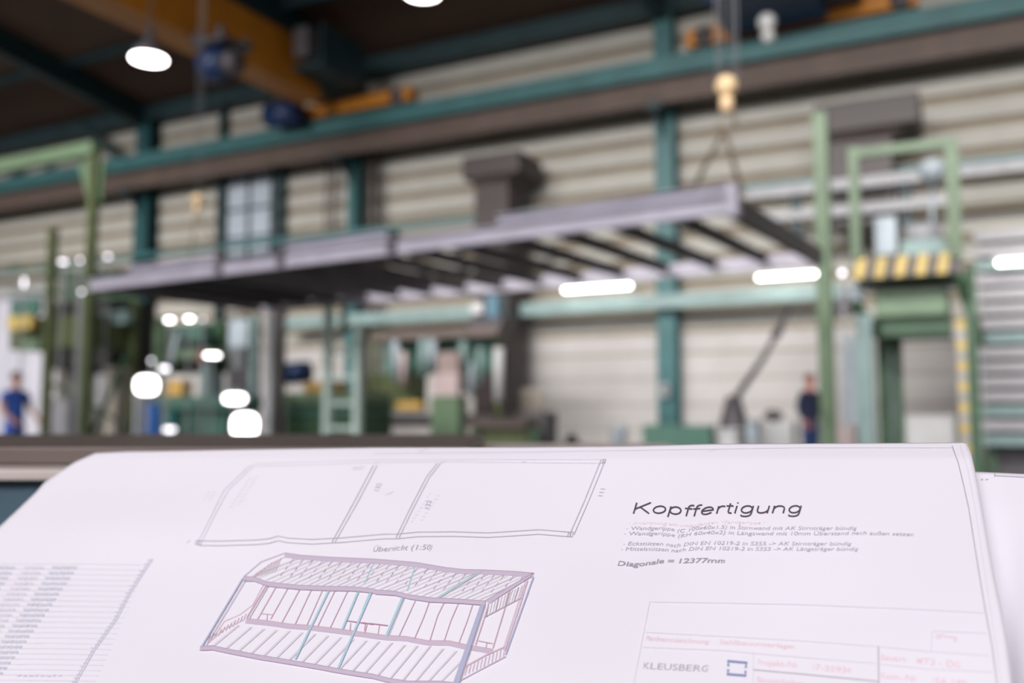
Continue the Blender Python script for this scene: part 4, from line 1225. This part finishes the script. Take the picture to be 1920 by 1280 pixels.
# heading
def ell(cx, cy, rx, ry, a0=0, a1=360, n=22):
    return [(cx + rx * math.cos(math.radians(a0 + (a1 - a0) * q / n)), cy + ry * math.sin(math.radians(a0 + (a1 - a0) * q / n))) for q in range(n + 1)]
GL = {
 'K': (.93, [[(.11, 0), (.11, 1)], [(.80, 1), (.13, .42)], [(.34, .6), (.87, 0)]]),
 'o': (.776, [ell(.388, .36, .29, .32)]),
 'p': (.776, [[(.12, .69), (.12, -.28)], ell(.39, .36, .26, .32)]),
 'g': (.776, [ell(.37, .36, .26, .32), [(.64, .69), (.64, -.02), (.60, -.18), (.50, -.26), (.37, -.28), (.22, -.25), (.14, -.14)]]),
 'f': (.39, [[(.43, .98), (.32, 1.0), (.23, .95), (.19, .82), (.19, 0)], [(.03, .68), (.38, .68)]]),
 'e': (.776, [[(.11, .37), (.66, .37)] + ell(.388, .36, .275, .32, 2, 325)]),
 'r': (.465, [[(.12, .69), (.12, 0)], [(.12, .40), (.17, .58), (.28, .67), (.44, .65)]]),
 't': (.39, [[(.19, .92), (.19, .16), (.24, .04), (.38, .03)], [(.03, .68), (.37, .68)]]),
 'i': (.31, [[(.15, .69), (.15, 0)], [(.15, .89), (.15, 1.0)]]),
 'u': (.776, [[(.12, .69), (.12, .26), (.17, .10), (.30, .03), (.46, .06), (.59, .17), (.64, .32)], [(.64, .69), (.64, 0)]]),
 'n': (.776, [[(.12, .69), (.12, 0)], [(.12, .36), (.17, .55), (.30, .66), (.46, .66), (.59, .57), (.64, .42), (.64, 0)]]),
}
k = Ink()
def base_y(x):
    return 962.5 + 5.5 * math.exp(-((x - 1296) / 30.0) ** 2) - .8 * (x - 1187) / 315.0
x = 1183.5
kx, cap = 38.5, 20.6
for ch in 'Kopffertigung':
    wd, strokes = GL[ch]
    for st in strokes:
        pts = []
        for (gx, gy), (hx, hy) in zip(st, st[1:] + [st[-1]]):
            for q in ([0, .34, .67] if (gx, gy) != (hx, hy) else [0]):
                ax, ay = gx + (hx - gx) * q, gy + (hy - gy) * q
                X = x + ax * kx
                pts.append((X + .30 * ay * cap, base_y(X) - ay * cap))
        k.line(pts, 2.9, 'ink', step=30)
    x += wd * kx
k.build('heading_text', pl, 'large printed heading')
# notes
k = Ink()
def wob(x0, x1, y, amp=8.0, c=1283, w=26.0):
    pts = []
    n = 26
    for i in range(n + 1):
        x = x0 + (x1 - x0) * i / n
        yy = y + amp * math.exp(-((x - c) / w) ** 2) - .4 * amp * math.exp(-((x - c - 75) / 40.0) ** 2)
        pts.append((x, yy))
    return pts
k.text('- Anordnung am umlaufenden Wandgerippe :', wob(1178, 1432, 983, 5.0, 1290, 30), 6.5, .3, 'ink_redfaint')
l1 = wob(1174, 1605, 993, 5.5, 1278, 18)
k.text('- Wandgerippe (C 100x60x1.5) in Stirnwand mit AK Stirnträger bündig', l1, 7.0, .32, 'ink_note')
l2 = wob(1170, 1712, 1003, 5.0, 1274, 18)
l2 = [(x, y - 1.2 * math.exp(-((x - 1610) / 30.0) ** 2) + (max(0, x - 1640) / 72.0) ** 2 * 2.0) for x, y in l2]
k.text('- Wandgerippe (RH 60x40x2) in Längswand mit 10mm Überstand nach außen setzen', l2, 7.0, .32, 'ink_note')
k.text('- Eckstützen nach DIN EN 10219-2 in S355 -> AK Stirnträger bündig', wob(1168, 1595, 1022, 3.5, 1268, 18), 7.0, .34, 'ink_note')
k.text('- Mittelstützen nach DIN EN 10219-2 in S355 -> AK Längsträger bündig', wob(1164, 1608, 1032, 3.0, 1266, 18), 7.0, .34, 'ink_note')
k.text('Diagonale = 12377mm', [(1158, 1060), (1180, 1061), (1200, 1061), (1220, 1058.5), (1240, 1055.5), (1260, 1056), (1290, 1055), (1325, 1054.5), (1358, 1055)], 9.0, .32, 'ink_mid', bold=.016)
k.build('notes_text', pl, 'small printed notes under the heading')

# sheet border on the right and along the top
k = Ink()
k.line([(1785, 835), (1797, 868), (1806, 905), (1816, 950), (1824, 1000), (1836, 1075), (1847, 1140), (1860, 1210), (1872, 1300), (1884, 1400)], 1.8, 'ink_grey')
k.line([(1800, 834), (1815, 880), (1828, 950), (1840, 1030), (1855, 1130), (1868, 1215), (1880, 1300)], 1.1, 'ink_faint')
k.line([(1785, 839), (1500, 839), (1000, 847), (700, 850)], 1.0, 'ink_faint')
k.line([(785, 848), (796, 842), (804, 840)], 1.2, 'ink_faint')
k.line([(1328, 846), (1345, 842), (1352, 843)], 1.0, 'ink_faint')
k.build('sheet_border', pl)

# plan drawing
k = Ink()
bot = [(373, 1013.5), (410, 1014), (480, 1012), (505, 1009.5), (521, 1004.5), (540, 1008.5), (585, 1011), (640, 1008), (720, 1001), (745, 1001), (784, 997), (850, 996.5), (915, 998.5), (965, 995.5), (1010, 992.5), (1040, 995), (1066, 997)]
k.line(bot, 1.5, 'ink_grey')
k.line([(x, y + 8.6) for x, y in bot], 1.5, 'ink_grey')
k.line([(368, 1021), (395, 968), (420, 918), (466, 874)], 1.3, 'ink_faint')
k.line([(375, 1021), (402, 966), (428, 918), (474, 874)], 1.3, 'ink_faint')
k.line([(466, 874), (560, 872), (700, 867), (830, 865.5), (985, 867), (1128, 868)], 1.2, 'ink_faint')
k.line([(474, 869), (700, 862), (985, 861), (1132, 861)], 1.2, 'ink_faint')
k.line([(622, 1016), (664, 940), (700, 872)], 1.3, 'ink_grey'); k.line([(628, 1016), (671, 940), (707, 872)], 1.3, 'ink_grey')
for dx in (0, 6): k.line([(742 + dx, 1008), (765 + dx, 960), (783 + dx, 925), (800 + dx, 893), (820 + dx, 868)], 1.3, 'ink_grey')
for dx in (0, 8): k.line([(1068 + dx, 1002), (1096 + dx, 938), (1126 + dx, 864)], 1.5, 'ink_grey')
def corner(x, y, w, h, key):
    k.line([(x, y), (x + w, y), (x + w - 2, y + h), (x - 2, y + h), (x, y)], 1.3, key)
    k.line([(x + w * .5, y), (x + w * .5 - 2, y + h)], 1.5, key)
corner(368, 1013, 10, 8, 'ink_grey'); corner(1066, 997, 9, 9, 'ink_mid'); corner(1127, 861, 9, 7, 'ink_mid')
k.line([(700, 867), (712, 866)], 2.5, 'ink_faint'); k.line([(978, 866), (986, 865)], 2.5, 'ink_faint'); k.line([(826, 866), (836, 865)], 2.5, 'ink_faint')
k.text('Übersicht (1:50)', [(699, 1034), (730, 1033), (752, 1031), (808, 1030)], 10, .35, 'ink_grey')
def vtext(txt, p0, p1, cap, key):                 # numbers set up the drawing's side
    P0, P1 = Vector(p0), Vector(p1)
    cu = bpy.data.curves.new('letters', 'FONT'); cu.body = txt; cu.size = 1
    ob = bpy.data.objects.new('letters', cu); COL.objects.link(ob)
    dg = bpy.context.evaluated_depsgraph_get(); dg.update()
    me = bpy.data.meshes.new_from_object(ob.evaluated_get(dg))
    x0 = min(v.co.x for v in me.vertices); x1 = max(v.co.x for v in me.vertices)
    d = (P1 - P0); o = len(k.v); mi = k.m(key)
    for v in me.vertices:
        q = P0 + d * ((v.co.x - x0) / (x1 - x0)) + Vector((-1, -.05)) * (v.co.y / .7 * cap)
        k.v.append(S(q.x, q.y, .0009))
    for f in me.polygons:
        k.f.append(tuple(o + i for i in f.vertices)); k.mi.append(mi)
    bpy.data.objects.remove(ob); bpy.data.meshes.remove(me); bpy.data.curves.remove(cu)
vtext('132', (710, 920), (716, 906), 9, 'ink_grey')
vtext('122', (804, 953), (809, 938), 8, 'ink_mid')
vtext('111', (1130, 930), (1135, 916), 9, 'ink_grey')
for (x, y, n, dx) in ((770, 978, 9, 4.2), (788, 975, 8, 4.4), (430, 950, 9, 4.4), (444, 946, 9, 4.2), (382, 936, 3, 3.5), (392, 936, 3, 3.5)):
    for i in range(n):
        k.line([(x + dx * i, y - 6.5 * i), (x + dx * i + 4 + random.random() * 3, y - 6.5 * i - 1)], 1.4, 'ink_faint')
k.line([(350, 1018), (356, 1012)], 1.8, 'ink_faint'); k.line([(660, 877), (684, 874)], 1.6, 'ink_faint'); k.line([(662, 880), (680, 879)], 1.6, 'ink_faint'); k.line([(722, 928), (737, 922)], 1.2, 'ink_faint')
k.build('overview_drawing', pl, 'thin outline drawing across the top of the sheet')

# frame drawing
k = Ink()
def q4(x, y): return (360 + x / 4.924, 1020 + y / 4.924)
def q5(x, y): return (680 + x / 4.924, 1020 + y / 4.924)
topb = [q4(860, 80), q4(1000, 100), q4(1300, 120), q4(1674, 135), q5(350, 155), q5(500, 168), q5(760, 213), q5(940, 233), q5(1110, 235), q5(1400, 250), q5(1580, 265)]
topb2 = [(x - 2, y + 8) for x, y in topb]
frt = [q4(475, 300), q4(570, 300), q4(690, 345), q4(860, 365), q4(1000, 378), q4(1290, 388), q4(1500, 392), q4(1674, 410), q5(120, 420), q5(300, 432), q5(430, 465), q5(620, 492), q5(900, 505), q5(1130, 522)]
frt2 = [(x, y + 8) for x, y in frt]
bfr = [q4(75, 940), q4(190, 935), q4(330, 965), q4(620, 1022), q4(930, 1072), q4(1140, 1108), q4(1340, 1145), q4(1500, 1172), q4(1674, 1198), q5(120, 1205), q5(260, 1240), q5(420, 1262), q5(700, 1262), q5(840, 1275)]
bfr2 = [(x - 1, y + 8) for x, y in bfr]
bbk = [q4(500, 685), q4(700, 705), q4(900, 735), q4(1060, 745), q4(1350, 780), q4(1674, 825), q5(210, 840), q5(400, 850), q5(600, 888), q5(800, 890), q5(950, 925), q5(1200, 968)]
bbk2 = [(x - 2, y + 9) for x, y in bbk]
def at_t(L, t):
    seg = [math.dist(a, b) for a, b in zip(L, L[1:])]; d = t * sum(seg)
    for (a, b), g in zip(zip(L, L[1:]), seg):
        if d <= g: return (a[0] + (b[0] - a[0]) * d / g, a[1] + (b[1] - a[1]) * d / g)
        d -= g
    return L[-1]
# roof joists
NJR = 34
for i in range(1, NJR):
    a = at_t(frt, i / NJR); b = at_t(topb2, min(1, max(0, i / NJR + .02)))
    a2 = (a[0] + (b[0] - a[0]) * .02, a[1] + (b[1] - a[1]) * .02)
    k.line([a2, b], 3.0, 'ink_faint', lift=.0006)
    if i % 2: k.line([(a2[0] + 4, a2[1] - 1), (b[0] + 4, b[1])], 1.0, 'ink_lilac', lift=.0008)
for i in range(1, 26):
    a = at_t(topb2, i / 26); b = at_t(frt, i / 26 + .0)
    m1 = (a[0] + (b[0] - a[0]) * .05, a[1] + 1)
    dx, dy = -11.5, 24
    e = (a[0] - 26, a[1] + 34)
    for u0, u1 in ((0, .28), (.40, .62), (.74, .95)):
        p0 = (a[0] + (e[0] - a[0]) * u0, a[1] + (e[1] - a[1]) * u0); p1 = (a[0] + (e[0] - a[0]) * u1, a[1] + (e[1] - a[1]) * u1)
        k.line([p0, p1], 1.2, 'ink_brown' if i % 3 else 'ink_lilac_dark', lift=.0009)
k.line([q5(700, 490), q5(900, 365), q5(1105, 240)], 3.6, 'ink_teal', lift=.001); k.line([q5(720, 490), q5(910, 372), q5(1112, 245)], 1.0, 'ink_brown', lift=.0011)
k.line([q5(485, 190), q5(410, 430)], 2.2, 'ink_cyan', lift=.001); k.line([q5(110, 150), q5(10, 370)], 1.6, 'ink_cyan', lift=.001)
# floor joists
for i in range(1, 20):
    a = at_t(bfr, i / 20.0); b = (a[0] + 52, a[1] - 44)
    t_ = i / 20.0
    lim = at_t(bbk2, min(1, t_ + .02))
    b = (a[0] + 46 + 6 * t_, lim[1] + 1)
    k.line([a, b], 3.0, 'ink_faint', lift=.0006); k.line([(a[0] + 3, a[1]), (b[0] + 3, b[1])], 1.1, 'ink_lilac', lift=.0008)
# bands
for up, lo, c in ((topb, topb2, 'ink_lilac'), (bbk, bbk2, 'ink_lilac')):
    k.band(up, lo, c, lift=.0010)
    k.line(up, 1.2, 'ink_rose' if up is bbk else 'ink_lilac_dark', lift=.0012)
    if up is bbk: k.line([(x, y + 3) for x, y in up], 1.0, 'ink_pink', lift=.0012)
# left gable
k.line([q4(475, 300), q4(640, 160), q4(860, 80)], 2.0, 'ink_lilac')
k.line([q4(560, 300), q4(720, 180), q4(850, 120)], 1.2, 'ink_pink')
for i in range(9):
    t_ = i / 9.0
    k.line([q4(600 + 250 * t_, 260 - 150 * t_), q4(560 + 230 * t_, 310 - 60 * t_)], 1.2, 'ink_brown')
k.line([q4(690, 375), q4(505, 680)], 2.6, 'ink_rose'); k.line([q4(710, 380), q4(530, 685)], 1.2, 'ink_mid')
k.line([q4(660, 370), q4(560, 560), q4(440, 650), q4(300, 710), q4(200, 850)], 1.2, 'ink_pink')
for i in range(11):
    t_ = i / 10.0
    k.line([q4(500 - 330 * t_, 640 + 200 * t_), q4(475 - 330 * t_, 700 + 200 * t_)], 1.1, 'ink_rose')
k.line([q4(475, 700), q4(300, 780), q4(150, 910)], 1.4, 'ink_pink')
# wall studs
for a, b in (((780, 385), (605, 690)), ((890, 395), (725, 690)), ((1000, 405), (830, 720)), ((1105, 410), (950, 740)), ((1205, 420), (1060, 745)), ((1320, 425), (1160, 755)), ((1435, 435), (1275, 770))):
    k.line([q4(*a), q4(*b)], 1.4, 'ink_rose', lift=.0013)
k.line([q4(640, 640), q4(745, 650)], 1.4, 'ink_rose', lift=.0013); k.line([q4(695, 650), q4(690, 700)], 1.2, 'ink_rose', lift=.0013)
for a, mid, b in (((485, 520), (430, 640), (335, 845)), ((615, 530), (560, 680), (475, 875)), ((750, 540), (690, 660), (620, 885)), ((885, 540), (815, 700), (750, 895)), ((1015, 555), (960, 720), (885, 915))):
    k.line([q5(*a), q5(*mid), q5(*b)], 1.5, 'ink_rose', lift=.0013)
k.line([q4(1420, 705), q4(1674, 740), q5(0, 722), q5(230, 750)], 2.2, 'ink_magenta', lift=.0014)
for p in ((1465, 1455), (1600, 1590)): k.line([q4(p[0], 725), q4(p[1], 800)], 1.3, 'ink_rose', lift=.0013)
for p in ((40, 15), (155, 140)): k.line([q5(p[0], 740), q5(p[1], 830)], 1.3, 'ink_rose', lift=.0013)
for a, b, w in (((1265, 415), (950, 1062), 3.0), ((1530, 440), (1385, 785), 3.4), ((1650, 450), (1345, 1150), 3.6)):
    k.line([q4(*a), q4(*b)], w, 'ink_cyan', lift=.0016); k.line([(q4(*a)[0] + 2, q4(*a)[1]), (q4(*b)[0] + 2, q4(*b)[1])], .8, 'ink_bluegrey', lift=.0018)
k.line([q5(75, 430), q5(0, 605)], 3.2, 'ink_cyan', lift=.0016)
k.line([q5(372, 480), q5(215, 850)], 4.4, 'ink_cyan', lift=.0016); k.line([q5(390, 485), q5(240, 845)], .9, 'ink_rose', lift=.0018)
# front beams over everything
for up, lo in ((frt, frt2), (bfr, bfr2)):
    k.band(up, lo, 'ink_lilac', lift=.0020)
    k.line(up, 1.3, 'ink_lilac_dark', lift=.0022); k.line(lo, 1.2, 'ink_lilac_dark', lift=.0022)
# posts
k.line([q4(470, 310), q4(85, 950)], 2.6, 'ink_bluegrey', lift=.0023); k.line([q4(500, 320), q4(130, 930)], 1.1, 'ink_lilac_dark', lift=.0023)
k.band([q5(1085, 560), q5(830, 1290)], [q5(1125, 560), q5(885, 1290)], 'ink_bluegrey', lift=.0023); k.line([q5(1130, 560), q5(892, 1290)], 1.1, 'ink_brown', lift=.0024)
k.line([q5(1575, 300), q5(1318, 1020)], 2.6, 'ink_bluegrey', lift=.0023); k.line([q5(1520, 330), q5(1450, 560), q5(1310, 980)], 2.2, 'ink_pink', lift=.0022); k.line([q5(1500, 340), q5(1295, 970)], .9, 'ink_rose', lift=.0022)
# right gable
k.band([q5(1130, 520), q5(1560, 268)], [q5(1170, 545), q5(1550, 300)], 'ink_lilac', lift=.0020)
k.line([q5(1130, 520), q5(1575, 262)], 1.3, 'ink_lilac_dark', lift=.0022)
for i in range(12):
    t_ = i / 12.0
    a = (1160 + 370 * t_, 545 - 200 * t_); b = (1140 + 340 * t_, 665 - 175 * t_)
    k.line([q5(*a), q5(*b)], 1.6, 'ink_faint' if i % 3 else 'ink_brown', lift=.0019)
k.line([q5(1130, 670), q5(1300, 580), q5(1470, 490)], 1.2, 'ink_brown', lift=.0021)
k.line([q5(1160, 560), q5(1040, 930)], 1.5, 'ink_rose', lift=.0021); k.line([q5(1360, 430), q5(1200, 960)], 1.5, 'ink_rose', lift=.0021)
k.line([q5(1065, 890), q5(1200, 915)], 1.4, 'ink_rose', lift=.0021); k.line([q5(1145, 905), q5(1135, 955)], 1.2, 'ink_rose', lift=.0021)
k.line([q5(920, 1140), q5(1140, 1020), q5(1320, 940)], 2.2, 'ink_pink', lift=.0020)
k.line([q5(890, 1262), q5(1100, 1150), q5(1320, 1035)], 2.0, 'ink_lilac', lift=.0020)
for i in range(12):
    t_ = i / 11.0
    a = (930 + 380 * t_, 1140 - 195 * t_); b = (905 + 390 * t_, 1225 - 180 * t_)
    k.line([q5(*a), q5(*b)], 1.4, 'ink_pink' if i % 2 else 'ink_lilac', lift=.0020)
k.build('module_drawing', pl, 'coloured drawing of a long steel framed module')

# title block
k = Ink()
k.line([(1218, 1128), (1350, 1130), (1500, 1133), (1700, 1141), (1845, 1149)], 1.5, 'ink_faint')
k.line([(1218, 1128), (1206, 1190), (1196, 1240), (1184, 1300)], 1.5, 'ink_faint')
k.line([(1211, 1185), (1342, 1192), (1500, 1201), (1650, 1212), (1740, 1221), (1854, 1229)], 1.5, 'ink_faint')
k.line([(1205, 1213), (1353, 1219), (1419, 1225), (1646, 1244), (1740, 1254), (1862, 1260)], 1.5, 'ink_faint')
k.line([(1411, 1255), (1500, 1263), (1648, 1277)], 2.0, 'ink_grey'); k.line([(1647, 1211), (1648, 1300)], 2.0, 'ink_grey')
k.line([(1413, 1225), (1411, 1300)], 1.3, 'ink_faint')
k.line([(1748, 1183), (1850, 1187)], 1.5, 'ink_faint'); k.line([(1748, 1183), (1746, 1222)], 1.5, 'ink_faint')
k.text('Plankennzeichnung :', [(1211, 1200), (1270, 1204), (1332, 1207)], 9, .2, 'ink_red', bold=.008)
k.text('Stahlbauunterlagen', [(1349, 1207), (1420, 1211), (1488, 1216)], 9, .2, 'ink_red', bold=.008)
k.text('Projekt-Nr.', [(1421, 1246), (1460, 1249), (1496, 1252)], 11, .1, 'ink_red', bold=.008)
k.text('17-35934', [(1524, 1255), (1560, 1259), (1594, 1262)], 11, .1, 'ink_red', bold=.008)
k.text('Bauvorhaben', [(1419, 1278), (1460, 1282), (1504, 1286)], 11, .1, 'ink_red', bold=.008)
k.text('Bauart :', [(1652, 1237), (1680, 1239), (1704, 1242)], 11, .05, 'ink_red', bold=.008)
k.text('MT2 - DG', [(1719, 1244), (1760, 1248), (1800, 1252)], 12, .05, 'ink_red', bold=.008)
k.text('Kom.-Nr.', [(1652, 1272), (1690, 1275), (1720, 1278)], 12, .05, 'ink_red', bold=.008)
k.text('156.188', [(1748, 1281), (1780, 1284), (1812, 1287)], 12, .05, 'ink_red', bold=.008)
k.text('BF>=g', [(1755, 1197), (1775, 1198), (1794, 1200)], 9, .05, 'ink_red', bold=.008)
k.text('KLEUSBERG', [(1206, 1253), (1240, 1255), (1280, 1257), (1326, 1259)], 12, .2, 'ink_grey')
k.build('title_block', pl, 'red and grey printed title block')
k = Ink()
A, B, Cc, Dd = (1366, 1239), (1399, 1242), (1397, 1266), (1365, 1263.5)
def mixp(p, q, t): return (p[0] + (q[0] - p[0]) * t, p[1] + (q[1] - p[1]) * t)
k.line([mixp(A, Dd, .40), A, B, mixp(B, Cc, .40)], 4.6, 'ink_logo', step=50); k.line([mixp(A, Dd, .62), Dd, Cc, mixp(B, Cc, .62)], 4.6, 'ink_logo', step=50)
for c_ in (A, B, Cc, Dd): k.poly([(c_[0] - 2.3, c_[1] - 2.3), (c_[0] + 2.3, c_[1] - 2.3), (c_[0] + 2.3, c_[1] + 2.3), (c_[0] - 2.3, c_[1] + 2.3)], 'ink_logo')
k.build('emblem', pl, 'blue open square emblem')

# parts list at the left (its print is too small to read)
k = Ink()
for r in range(24):
    y = 1052 + r * 9.9
    sh = -.66 * (y - 1052) - .0002 * (y - 1052) ** 2
    for c0, c1, kk in ((-170, -40, 'ink_table'), (-36, 34, 'ink_table'), (52, 88, 'ink_faint'), (104, 150, 'ink_table')):
        x = c0 + sh * 1.0
        e = c1 + sh * 1.0
        if r > 0 and r < 23:
            while x < e:
                w = 6 + random.random() * 12
                if x > -30: k.line([(x, y + 1), (min(e, x + w), y + 1.8 + random.random())], 4.8, kk)
                x += w + 1.5
    k.line([(max(-40, -170 + sh), y + 5), (150 + sh * .62, y + 5), (275 + sh * .62, y + 7)], 1.0, 'ink_faint')
for dx in (0, 8):
    k.line([(282 + dx * .6, 1047), (240 + dx * .6, 1112), (215 + dx * .6, 1160), (172 + dx * .6, 1220), (135 + dx * .6, 1285)], 1.0, 'ink_table')
for r in range(34):
    t_ = r / 34.0
    x, y = at_t([(280, 1050), (240, 1112), (215, 1160), (172, 1220), (137, 1285)], t_)
    k.line([(x - 2 - random.random() * 5, y), (x + 3, y + .5)], 1.8, 'ink_table')
for i in range(8):
    k.line([(32 + i * 11, 1267), (39 + i * 11, 1265 + (i % 3))], 3.0, 'ink_table')
k.build('parts_list', pl, 'faint blurred table of small print')

# edge line and tiny marks of the second sheet
k = Ink()
k.line([(1865, 894), (1865, 886)], 1.5, 'ink_grey', fn=S2); k.line([(1865, 891), (1920, 894), (2040, 899)], 1.5, 'ink_grey', fn=S2)
k.line([(1840, 898), (1843, 899)], 2.0, 'ink_grey', fn=S2); k.line([(1848, 899), (1853, 898)], 1.5, 'ink_grey', fn=S2)
k.build('sheet_border', pl2)
